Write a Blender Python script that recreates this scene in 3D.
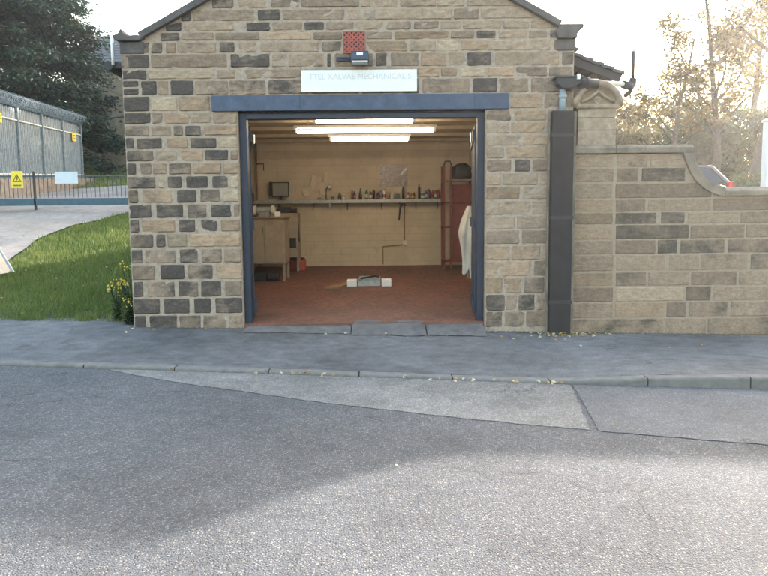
import bpy, bmesh, math, random
from mathutils import Vector, Matrix, noise
random.seed(7)
PI=math.pi; R=math.radians
sc=bpy.context.scene
for o in list(bpy.data.objects): bpy.data.objects.remove(o)
col=sc.collection
# ---------------------------------------------------------------- camera
def cam_matrix(yaw,pitch,roll,loc):
    y,p,r=R(yaw),R(pitch),R(roll)
    f=Vector((-math.sin(y)*math.cos(p),math.cos(y)*math.cos(p),-math.sin(p)))
    rt=Vector((math.cos(y),math.sin(y),0)); up=rt.cross(f)
    r2=rt*math.cos(r)+up*math.sin(r); u2=up*math.cos(r)-rt*math.sin(r)
    m=Matrix((r2,u2,-f)).transposed().to_4x4(); m.translation=loc
    return m
cd=bpy.data.cameras.new('camera'); cam=bpy.data.objects.new('camera',cd); col.objects.link(cam)
cam.matrix_world=cam_matrix(-.52,5.93,-.575,Vector((0,-9.0,1.5)))
cd.sensor_width=36; cd.lens=36*680/768; cd.clip_end=3000; cd.clip_start=.05
sc.camera=cam
# ---------------------------------------------------------------- world, sun, exposure
SUN_AZ=41.5; SUN_EL=17.1
w=bpy.data.worlds.new('World'); sc.world=w; w.use_nodes=True
nt=w.node_tree; bg=nt.nodes['Background']; sky=nt.nodes.new('ShaderNodeTexSky')
sky.sky_type='NISHITA'; sky.sun_disc=False; sky.sun_elevation=R(SUN_EL); sky.sun_rotation=R(SUN_AZ)
sky.air_density=1.6; sky.dust_density=4.0; sky.ozone_density=1.0
nt.links.new(sky.outputs[0],bg.inputs[0]); bg.inputs[1].default_value=.15
sd=bpy.data.lights.new('sun','SUN'); sun=bpy.data.objects.new('sun',sd); col.objects.link(sun)
sd.energy=2.0; sd.angle=R(1.0); sd.color=(1,.94,.86)
a,e=R(SUN_AZ),R(SUN_EL)
sun.rotation_euler=Vector((math.sin(a)*math.cos(e),math.cos(a)*math.cos(e),math.sin(e))).to_track_quat('Z','Y').to_euler()
vs=sc.view_settings; vs.view_transform='Standard'; vs.look='None'; vs.gamma=1; vs.use_curve_mapping=False
vs.exposure=2.76
vs.use_white_balance=True; vs.white_balance_temperature=6450; vs.white_balance_tint=14
sc.render.engine='CYCLES'; sc.cycles.max_bounces=8; sc.cycles.transparent_max_bounces=12

# ---------------------------------------------------------------- helpers
def tag(o,label=None,cat=None,group=None,kind=None):
    if label: o['label']=label
    if cat: o['category']=cat
    if group: o['group']=group
    if kind: o['kind']=kind
    return o
def empty(name,loc,label,cat,group=None,rz=0):
    o=bpy.data.objects.new(name,None); col.objects.link(o); o.location=loc; o.rotation_euler=(0,0,rz)
    o.empty_display_size=.1
    return tag(o,label,cat,group)
def interp(x,pts):
    if x<=pts[0][0]: return pts[0][1]
    for (a,b),(c,d) in zip(pts,pts[1:]):
        if x<=c: return b+(d-b)*(x-a)/(c-a)
    return pts[-1][1]
def sstep(a,b,x):
    t=min(1,max(0,(x-a)/(b-a))); return t*t*(3-2*t)
class MB:
    def __init__(s): s.v=[]; s.f=[]; s.c=[]; s.cur=(0,0,0,1)
    def face(s,idx): s.f.append(tuple(idx)); s.c.append(s.cur)
    def poly(s,pts):
        b=len(s.v); s.v+= [tuple(p) for p in pts]; s.face(range(b,b+len(pts)))
    def box(s,x0,x1,y0,y1,z0,z1,m=None):
        p=[(x0,y0,z0),(x1,y0,z0),(x1,y1,z0),(x0,y1,z0),(x0,y0,z1),(x1,y0,z1),(x1,y1,z1),(x0,y1,z1)]
        if m is not None: p=[tuple(m@Vector(q)) for q in p]
        b=len(s.v); s.v+=p
        for f in ((0,3,2,1),(4,5,6,7),(0,1,5,4),(1,2,6,5),(2,3,7,6),(3,0,4,7)): s.face([b+i for i in f])
        return s
    def prism(s,pts,y0,y1,axis='y',m=None):
        # pts = outline; extruded along axis. axis y: pts (x,z) ; x: pts (y,z) ; z: pts (x,y)
        n=len(pts); b=len(s.v)
        def mk(p,t):
            q=(p[0],t,p[1]) if axis=='y' else ((t,p[0],p[1]) if axis=='x' else (p[0],p[1],t))
            return tuple(m@Vector(q)) if m is not None else q
        s.v+=[mk(p,y0) for p in pts]+[mk(p,y1) for p in pts]
        s.face([b+i for i in range(n)]); s.face([b+n+i for i in reversed(range(n))])
        for i in range(n):
            j=(i+1)%n; s.face([b+i,b+n+i,b+n+j,b+j])
        return s
    def tube(s,pts,r,seg=8,cap=True):
        pts=[Vector(p) for p in pts]; n=len(pts)
        rs=r if isinstance(r,(list,tuple)) else [r]*n
        b=len(s.v); ref=None
        for i,p in enumerate(pts):
            d=(pts[min(i+1,n-1)]-pts[max(i-1,0)]).normalized()
            if ref is None: ref=Vector((0,0,1)) if abs(d.z)<.9 else Vector((1,0,0))
            u=(ref-d*ref.dot(d))
            if u.length<1e-4: u=d.orthogonal()
            u.normalize(); ref=u; v=d.cross(u)
            for k in range(seg):
                a=2*PI*k/seg; s.v.append(tuple(p+(u*math.cos(a)+v*math.sin(a))*rs[i]))
        for i in range(n-1):
            for k in range(seg):
                k2=(k+1)%seg; s.face([b+i*seg+k,b+i*seg+k2,b+(i+1)*seg+k2,b+(i+1)*seg+k])
        if cap:
            s.face([b+k for k in reversed(range(seg))]); s.face([b+(n-1)*seg+k for k in range(seg)])
        return s
    def lathe(s,prof,seg=12,o=(0,0,0)):
        b=len(s.v); n=len(prof)
        for r,z in prof:
            for k in range(seg):
                a=2*PI*k/seg; s.v.append((o[0]+r*math.cos(a),o[1]+r*math.sin(a),o[2]+z))
        for i in range(n-1):
            for k in range(seg):
                k2=(k+1)%seg; s.face([b+i*seg+k,b+i*seg+k2,b+(i+1)*seg+k2,b+(i+1)*seg+k])
        s.face([b+k for k in reversed(range(seg))]); s.face([b+(n-1)*seg+k for k in range(seg)])
        return s
    def grid(s,fn,nu,nv):
        b=len(s.v)
        for j in range(nv+1):
            for i in range(nu+1): s.v.append(tuple(fn(i/nu,j/nv)))
        for j in range(nv):
            for i in range(nu):
                k=b+j*(nu+1)+i; s.face([k,k+1,k+nu+2,k+nu+1])
        return s
    def build(s,name,mat,parent=None,bevel=0,smooth=False,off=None,fix=True):
        me=bpy.data.meshes.new(name); v=s.v
        if off: v=[(a-off[0],b-off[1],c-off[2]) for a,b,c in v]
        me.from_pydata(v,[],s.f); 
        if fix:
            bm=bmesh.new(); bm.from_mesh(me)
            cl=bm.loops.layers.float_color.new('Col')
            bm.faces.ensure_lookup_table()
            for f,c in zip(bm.faces,s.c):
                for l in f.loops: l[cl]=c
            bmesh.ops.recalc_face_normals(bm,faces=bm.faces); bm.to_mesh(me); bm.free()
        else:
            at=me.color_attributes.new('Col','FLOAT_COLOR','CORNER')
            buf=[]
            for f,c in zip(s.f,s.c): buf+=list(c)*len(f)
            at.data.foreach_set('color',buf)
        if smooth: me.polygons.foreach_set('use_smooth',[True]*len(me.polygons))
        o=bpy.data.objects.new(name,me); col.objects.link(o)
        if mat: me.materials.append(mat)
        if parent: o.parent=parent
        if bevel:
            b=o.modifiers.new('b','BEVEL'); b.width=bevel; b.segments=2; b.limit_method='ANGLE'; b.angle_limit=R(40)
        return o
def copy_tree(o,parent=None):
    c=o.copy(); col.objects.link(c); c.parent=parent
    for ch in list(o.children): copy_tree(ch,c)
    return c
# world-space mesh parented to an empty at loc: subtract loc
def P(mb,name,mat,parent,bevel=0,smooth=False,fix=True):
    off=None
    if parent is not None:
        l=Vector((0,0,0)); q=parent
        while q is not None: l+=q.location; q=q.parent
        off=tuple(l)
    return mb.build(name,mat,parent,bevel,smooth,off,fix)

# ---------------------------------------------------------------- materials
class NT:
    def __init__(s,name):
        s.m=bpy.data.materials.new(name); s.m.use_nodes=True; s.t=s.m.node_tree
        s.b=s.t.nodes['Principled BSDF']; s.out=s.t.nodes['Material Output']
    def n(s,typ,**k):
        x=s.t.nodes.new(typ)
        for a,v in k.items():
            if a=='i':
                for q,z in v.items(): x.inputs[q].default_value=z
            else: setattr(x,a,v)
        return x
    def l(s,a,b): s.t.links.new(a,b)
    def co(s,scale=(1,1,1),rot=(0,0,0)):
        c=s.n('ShaderNodeTexCoord'); m=s.n('ShaderNodeMapping'); m.inputs['Scale'].default_value=scale; m.inputs['Rotation'].default_value=rot
        s.l(c.outputs['Object'],m.inputs[0]); return m.outputs[0]
    def noise(s,vec,scale,detail=4,rough=.55):
        x=s.n('ShaderNodeTexNoise',i={'Scale':scale,'Detail':detail,'Roughness':rough}); s.l(vec,x.inputs[0]); return x.outputs[0]
    def vor(s,vec,scale,feature='F1',out=0):
        x=s.n('ShaderNodeTexVoronoi',feature=feature); x.inputs['Scale'].default_value=scale; s.l(vec,x.inputs['Vector']); return x.outputs[out]
    def ramp(s,fac,stops,interp='LINEAR'):
        x=s.n('ShaderNodeValToRGB'); r=x.color_ramp; r.interpolation=interp
        while len(r.elements)<len(stops): r.elements.new(.5)
        for e_,(p,c) in zip(r.elements,stops):
            e_.position=p; e_.color=(c,c,c,1) if not isinstance(c,(tuple,list)) else (*c,1)
        s.l(fac,x.inputs[0]); return x.outputs[0]
    def mix(s,f,a,b,mode='MIX'):
        x=s.n('ShaderNodeMix',data_type='RGBA',blend_type=mode)
        for k,v in ((0,f),(6,a),(7,b)):
            if hasattr(v,'is_linked'): s.l(v,x.inputs[k])
            elif isinstance(v,(tuple,list)): x.inputs[k].default_value=(*v,1)
            else: x.inputs[k].default_value=v
        return x.outputs[2]
    def math(s,op,a,b=0,c=None):
        x=s.n('ShaderNodeMath',operation=op)
        for k,v in enumerate((a,b,c)):
            if v is None: continue
            if hasattr(v,'is_linked'): s.l(v,x.inputs[k])
            else: x.inputs[k].default_value=v
        return x.outputs[0]
    def bump(s,h,strength=.3,dist=.01):
        x=s.n('ShaderNodeBump',i={'Strength':strength,'Distance':dist}); s.l(h,x.inputs['Height']); s.l(x.outputs[0],s.b.inputs['Normal']); return x
    def col(s,c):
        if hasattr(c,'is_linked'): s.l(c,s.b.inputs['Base Color'])
        else: s.b.inputs['Base Color'].default_value=(*c,1)
    def set(s,**k):
        for a,v in k.items(): s.b.inputs[a.replace('_',' ')].default_value=v
def mat(name,c,rough=.7,var=.25,scale=8,bump=0,bscale=60,metal=0,dirt=None,spec=.5):
    t=NT(name); v=t.co(); n1=t.noise(v,scale,6,.6)
    lo=tuple(x*(1-var) for x in c); hi=tuple(min(1,x*(1+var)) for x in c)
    cc=t.ramp(n1,[(.3,lo),(.7,hi)])
    if dirt:
        n2=t.noise(v,scale*.45,5,.7); f=t.ramp(n2,[(.52,0.0),(.66,1.0)]); cc=t.mix(f,cc,dirt)
    t.col(cc); t.set(Roughness=rough,Metallic=metal,Specular_IOR_Level=spec)
    if bump: t.bump(t.noise(v,bscale,5,.6),bump,.004)
    return t.m
def stone_mat(name,base,grey,orange,pale,dark,rough=.92,bs=1.0):
    t=NT(name); v=t.co(); at=t.n('ShaderNodeAttribute',attribute_name='Col'); sep=t.n('ShaderNodeSeparateColor'); t.l(at.outputs[0],sep.inputs[0])
    soot,tint,rnd=sep.outputs[0],sep.outputs[1],sep.outputs[2]
    n1=t.noise(v,3.2,5,.6); n2=t.noise(v,14,6,.65); n3=t.noise(v,55,5,.7)
    vg=t.co(scale=(1,1,3.2)); ng=t.noise(vg,9,6,.65)
    c=t.mix(t.ramp(n2,[(.35,0.0),(.65,1.0)]),base,grey)
    c=t.mix(t.math('MULTIPLY',t.ramp(tint,[(.28,0.0),(.31,1.0),(.38,1.0),(.42,0.0)]),t.ramp(ng,[(.35,.25),(.6,.95)])),c,orange)
    c=t.mix(t.math('MULTIPLY',t.ramp(tint,[(.6,0.0),(.64,1.0)]),t.ramp(ng,[(.3,.6),(.6,1.0)])),c,pale)
    # random value per stone
    br=t.ramp(rnd,[(0,.72),(1,1.16)])
    c=t.mix(1.0,c,br,'MULTIPLY')
    g=t.ramp(ng,[(.36,.80),(.62,1.12)]); c=t.mix(1.0,c,g,'MULTIPLY')
    s1=t.math('ADD',t.math('MULTIPLY',n1,1.7),t.math('MULTIPLY',ng,1.35))   # about .3 .. .9
    f=t.math('SUBTRACT',t.math('ADD',soot,s1),1.84)
    f=t.math('MULTIPLY',f,1.9); f=t.n('ShaderNodeClamp').outputs[0] if False else t.ramp(f,[(0,0.0),(1,1.0)])
    sp=t.ramp(n3,[(.35,.75),(.7,1.25)])
    dk=t.mix(1.0,dark,sp,'MULTIPLY')
    c=t.mix(t.math('MULTIPLY',f,.9),c,dk)
    c=t.mix(1.0,c,t.ramp(n3,[(.3,.8),(.7,1.12)]),'MULTIPLY')
    t.col(c); t.set(Roughness=rough,Specular_IOR_Level=.25)
    h=t.math('ADD',t.math('MULTIPLY',n2,1.0),t.math('MULTIPLY',n3,.5)); t.bump(h,bs,.012)
    return t.m
M={}
M['stone']=stone_mat('sandstone',(.385,.28,.192),(.295,.222,.163),(.395,.27,.172),(.44,.34,.235),(.070,.062,.058))
M['ashlar']=stone_mat('ashlar_sandstone',(.325,.235,.16),(.245,.18,.128),(.315,.22,.14),(.35,.262,.18),(.07,.062,.05),bs=.7)
M['mortar']=mat('mortar',(.37,.295,.225),.95,.2,20,.6,90,dirt=(.22,.185,.155))
M['mortar_tan']=mat('mortar_thin',(.31,.24,.172),.95,.18,20,.5,90)
M['coping']=mat('coping_stone',(.21,.172,.13),.93,.35,5,.6,45,dirt=(.13,.115,.085))
M['dark_stone']=mat('sooty_stone',(.10,.09,.085),.93,.3,7,.6,45)
M['carved']=mat('carved_stone',(.33,.255,.18),.93,.3,9,.6,50,dirt=(.20,.155,.115))
M['slate']=mat('slate',(.075,.078,.085),.7,.3,6,.4,30)
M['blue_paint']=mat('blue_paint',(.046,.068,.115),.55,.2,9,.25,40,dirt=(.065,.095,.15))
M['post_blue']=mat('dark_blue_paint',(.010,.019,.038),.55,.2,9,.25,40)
M['navy_paint']=mat('navy_paint',(.022,.034,.058),.55,.2,9,.25,40)
M['black_paint']=mat('black_paint',(.022,.024,.028),.6,.25,8,.2,40)
M['casing']=mat('dark_casing',(.017,.014,.015),.75,.35,6,.3,30)
M['pale_blue']=mat('pale_blue_pipe',(.27,.34,.38),.5,.15,12)
M['white']=mat('white_paint',(.78,.78,.76),.5,.05,8)
M['offwhite']=mat('off_white',(.62,.61,.57),.7,.12,8,.2,30)
M['steel']=mat('galvanised_steel',(.33,.36,.37),.5,.2,14,.1,60,metal=.35)
M['fence_steel']=mat('weathered_fence_steel',(.20,.235,.25),.6,.3,9,.1,60,dirt=(.14,.16,.17))
M['chrome']=mat('bright_metal',(.6,.6,.6),.25,.1,14,metal=.9)
M['black']=mat('black_plastic',(.02,.02,.022),.5,.2,20)
M['red']=mat('red_enamel',(.42,.035,.03),.45,.2,9)
M['rack_red']=mat('rust_red_paint',(.16,.035,.028),.6,.3,9,.2,30)
M['beige']=mat('beige_enamel',(.30,.24,.175),.6,.2,5,.1,30,dirt=(.20,.16,.12))
M['wood']=mat('wood',(.25,.16,.09),.75,.3,12,.3,40)
M['glass_dark']=mat('dark_glass',(.03,.04,.05),.08,.1,5)
M['yellow']=mat('yellow_sign',(.8,.62,.03),.5,.06,8)
M['teal']=mat('teal_gate_paint',(.03,.085,.12),.5,.2,7,.1,30)
M['concrete']=mat('concrete',(.30,.28,.25),.95,.25,5,.6,60,dirt=(.2,.19,.17))
M['bark']=mat('bark',(.10,.08,.06),.95,.35,10,1,25)
M['brick_red']=mat('terracotta',(.36,.10,.075),.85,.25,30,.3,60)
M['cloth']=mat('white_cloth',(.62,.61,.57),.9,.12,8,.4,30)
def asphalt(name,lo,mid,hi,stone=95,amt=.45,bump=.8,patch=.15,crack=.55):
    t=NT(name); v=t.co()
    vc=t.n('ShaderNodeTexVoronoi',i={'Scale':stone,'Randomness':1.0}); 
    nv=t.noise(v,30,3,.6); vm=t.n('ShaderNodeVectorMath',operation='MULTIPLY_ADD'); 
    nn=t.n('ShaderNodeTexNoise',i={'Scale':stone*.7,'Detail':2}); t.l(v,nn.inputs[0])
    t.l(nn.outputs[1],vm.inputs[0]); vm.inputs[1].default_value=(.012,.012,.012); t.l(v,vm.inputs[2])
    t.l(vm.outputs[0],vc.inputs['Vector'])
    sp=t.n('ShaderNodeSeparateColor'); t.l(vc.outputs['Color'],sp.inputs[0])
    f=t.ramp(sp.outputs[0],[(1-amt,0.0),(min(1,1-amt+.25),1.0)])
    edge=t.ramp(vc.outputs['Distance'],[(.25,1.0),(.6,0.0)])
    c=t.mix(t.math('MULTIPLY',f,edge),t.mix(sp.outputs[1],lo,mid),hi)
    big=t.noise(v,.55,5,.6); c=t.mix(1.0,c,t.ramp(big,[(.35,1-patch),(.65,1+patch)]),'MULTIPLY')
    m2=t.noise(v,6,4,.6); c=t.mix(1.0,c,t.ramp(m2,[(.35,1-patch*.6),(.65,1+patch*.6)]),'MULTIPLY')
    wv=t.n('ShaderNodeVectorMath',operation='MULTIPLY_ADD'); wn=t.n('ShaderNodeTexNoise',i={'Scale':2.2,'Detail':5}); t.l(v,wn.inputs[0]); t.l(wn.outputs[1],wv.inputs[0]); wv.inputs[1].default_value=(.5,.5,.5); t.l(v,wv.inputs[2])
    ck=t.n('ShaderNodeTexVoronoi',feature='DISTANCE_TO_EDGE'); ck.inputs['Scale'].default_value=crack; t.l(wv.outputs[0],ck.inputs['Vector'])
    cf=t.math('MULTIPLY',t.ramp(ck.outputs[0],[(.0,1.0),(.006*crack+.002,0.0)]),t.ramp(t.noise(v,.9,3),[(.5,0.0),(.62,.75)]))
    c=t.mix(cf,c,(.03,.03,.032))
    st=t.ramp(t.noise(v,1.3,6,.7),[(.6,0.0),(.72,.35)]); c=t.mix(st,c,(.05,.05,.05))
    t.col(c); t.set(Roughness=.88,Specular_IOR_Level=.35)
    h=t.math('ADD',t.math('MULTIPLY',edge,.7),t.noise(v,stone*2.5,3,.6)); t.bump(h,bump,.006)
    return t.m
M['road']=asphalt('road_asphalt',(.095,.099,.107),(.15,.154,.16),(.33,.315,.29),80,.42,1.5)
M['worn']=asphalt('worn_tarmac',(.17,.165,.158),(.24,.232,.218),(.42,.395,.36),78,.5,1.1,.2,1.3)
M['smooth_tar']=asphalt('smooth_tarmac',(.09,.094,.10),(.135,.138,.142),(.28,.27,.25),90,.3,.5)
M['pave']=asphalt('pavement_asphalt',(.12,.12,.122),(.165,.165,.165),(.26,.25,.235),110,.28,.8,.3,.9)
M['drive']=asphalt('driveway_concrete',(.24,.215,.19),(.28,.25,.22),(.34,.31,.27),40,.3,.4,.2)
M['kerb']=mat('kerb_stone',(.165,.155,.14),.93,.25,9,.6,70,dirt=(.16,.155,.15))
M['slab']=mat('threshold_slab',(.14,.135,.13),.93,.3,6,.7,50,dirt=(.1,.098,.1))
def leafmat(name,cols,trans=.4,rough=.6):
    t=NT(name); at=t.n('ShaderNodeAttribute',attribute_name='Col'); sep=t.n('ShaderNodeSeparateColor'); t.l(at.outputs[0],sep.inputs[0])
    c=t.ramp(sep.outputs[0],[(i/(len(cols)-1),k) for i,k in enumerate(cols)])
    t.col(c); t.set(Roughness=rough,Specular_IOR_Level=.3)
    tr=t.n('ShaderNodeBsdfTranslucent'); t.l(c,tr.inputs[0]); mx=t.n('ShaderNodeMixShader'); mx.inputs[0].default_value=trans
    t.l(t.b.outputs[0],mx.inputs[1]); t.l(tr.outputs[0],mx.inputs[2]); t.l(mx.outputs[0],t.out.inputs[0])
    return t.m
M['conifer']=leafmat('conifer_needles',[(.016,.036,.026),(.028,.058,.038),(.055,.092,.055)],.15)
M['autumn']=leafmat('autumn_leaves',[(.06,.05,.025),(.13,.10,.04),(.24,.18,.06),(.09,.11,.04)],.5)
M['green']=leafmat('green_leaves',[(.03,.06,.02),(.06,.10,.03),(.11,.15,.05)],.4)
M['olive']=leafmat('olive_leaves',[(.08,.08,.03),(.14,.13,.05),(.24,.19,.07)],.45)
M['grass']=leafmat('grass_blades',[(.10,.15,.035),(.16,.21,.05),(.27,.28,.09)],.35)
M['weed']=leafmat('weed_leaves',[(.025,.055,.018),(.045,.085,.028),(.09,.11,.04)],.3)
M['petal']=leafmat('yellow_petals',[(.6,.42,.04),(.75,.6,.12)],.3)
M['dead_leaf']=leafmat('fallen_leaves',[(.30,.17,.06),(.5,.35,.12),(.55,.48,.33)],.2)
def ground_mat():
    t=NT('grass_ground'); v=t.co(); n=t.noise(v,2.2,6,.65); n2=t.noise(v,28,5,.7)
    c=t.ramp(n,[(.3,(.05,.09,.025)),(.5,(.075,.125,.032)),(.7,(.11,.15,.05))])
    c=t.mix(t.ramp(n2,[(.4,0.0),(.7,.6)]),c,(.04,.055,.02))
    sx=t.n('ShaderNodeSeparateXYZ'); t.l(v,sx.inputs[0])
    e_=t.math('ADD',sx.outputs[1],t.math('MULTIPLY',t.noise(v,3,4,.6),-1.2))
    f=t.ramp(e_,[(.0,1.0),(.75,0.0)]); c=t.mix(t.math('MULTIPLY',f,.8),c,(.05,.038,.026))
    t.col(c); t.set(Roughness=.95,Specular_IOR_Level=.2); t.bump(n2,1,.03); return t.m
M['ground']=ground_mat()
def painted_wall():
    t=NT('cream_painted_brick'); v=t.co(rot=(R(90),0,0)); b=t.n('ShaderNodeTexBrick',i={'Scale':1,'Mortar Size':.006,'Brick Width':.42,'Row Height':.16,'Mortar Smooth':.4})
    t.l(v,b.inputs[0]); v2=t.co(); n=t.noise(v2,1.6,5,.6)
    c=t.ramp(n,[(.3,(.46,.39,.28)),(.6,(.58,.50,.37)),(.75,(.50,.45,.35))]); 
    st=t.noise(t.co(scale=(1,1,.4)),5,5,.7); c=t.mix(t.ramp(st,[(.58,0.0),(.75,.55)]),c,(.33,.28,.2))
    c=t.mix(t.math('MULTIPLY',b.outputs['Fac'],.35),c,(.3,.27,.2))
    t.col(c); t.set(Roughness=.75)
    t.bump(t.math('ADD',t.math('MULTIPLY',b.outputs['Fac'],-.8),t.math('MULTIPLY',t.noise(v2,18,4,.6),.5)),.5,.01); return t.m
M['inner']=painted_wall()
def floor_mat():
    t=NT('red_painted_floor'); v=t.co(); n=t.noise(v,1.6,6,.65); n2=t.noise(v,14,5,.7)
    c=t.ramp(n,[(.3,(.09,.042,.030)),(.55,(.165,.065,.042)),(.72,(.24,.095,.06))]); c=t.mix(t.ramp(n2,[(.5,0.0),(.7,.6)]),c,(.09,.05,.04))
    t.col(c); t.l(t.ramp(n2,[(.3,.45),(.7,.8)]),t.b.inputs['Roughness']); t.bump(n2,.3,.006); return t.m
M['floor']=floor_mat()
def emit(name,c,s):
    t=NT(name); t.set(Base_Color=(*c,1),Emission_Color=(*c,1),Emission_Strength=s); return t.m
M['tube']=emit('lit_tube',(1,.83,.58),6.2)
M['plain_ceiling']=mat('ceiling_board',(.40,.33,.22),.85,.15,4)
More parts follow.
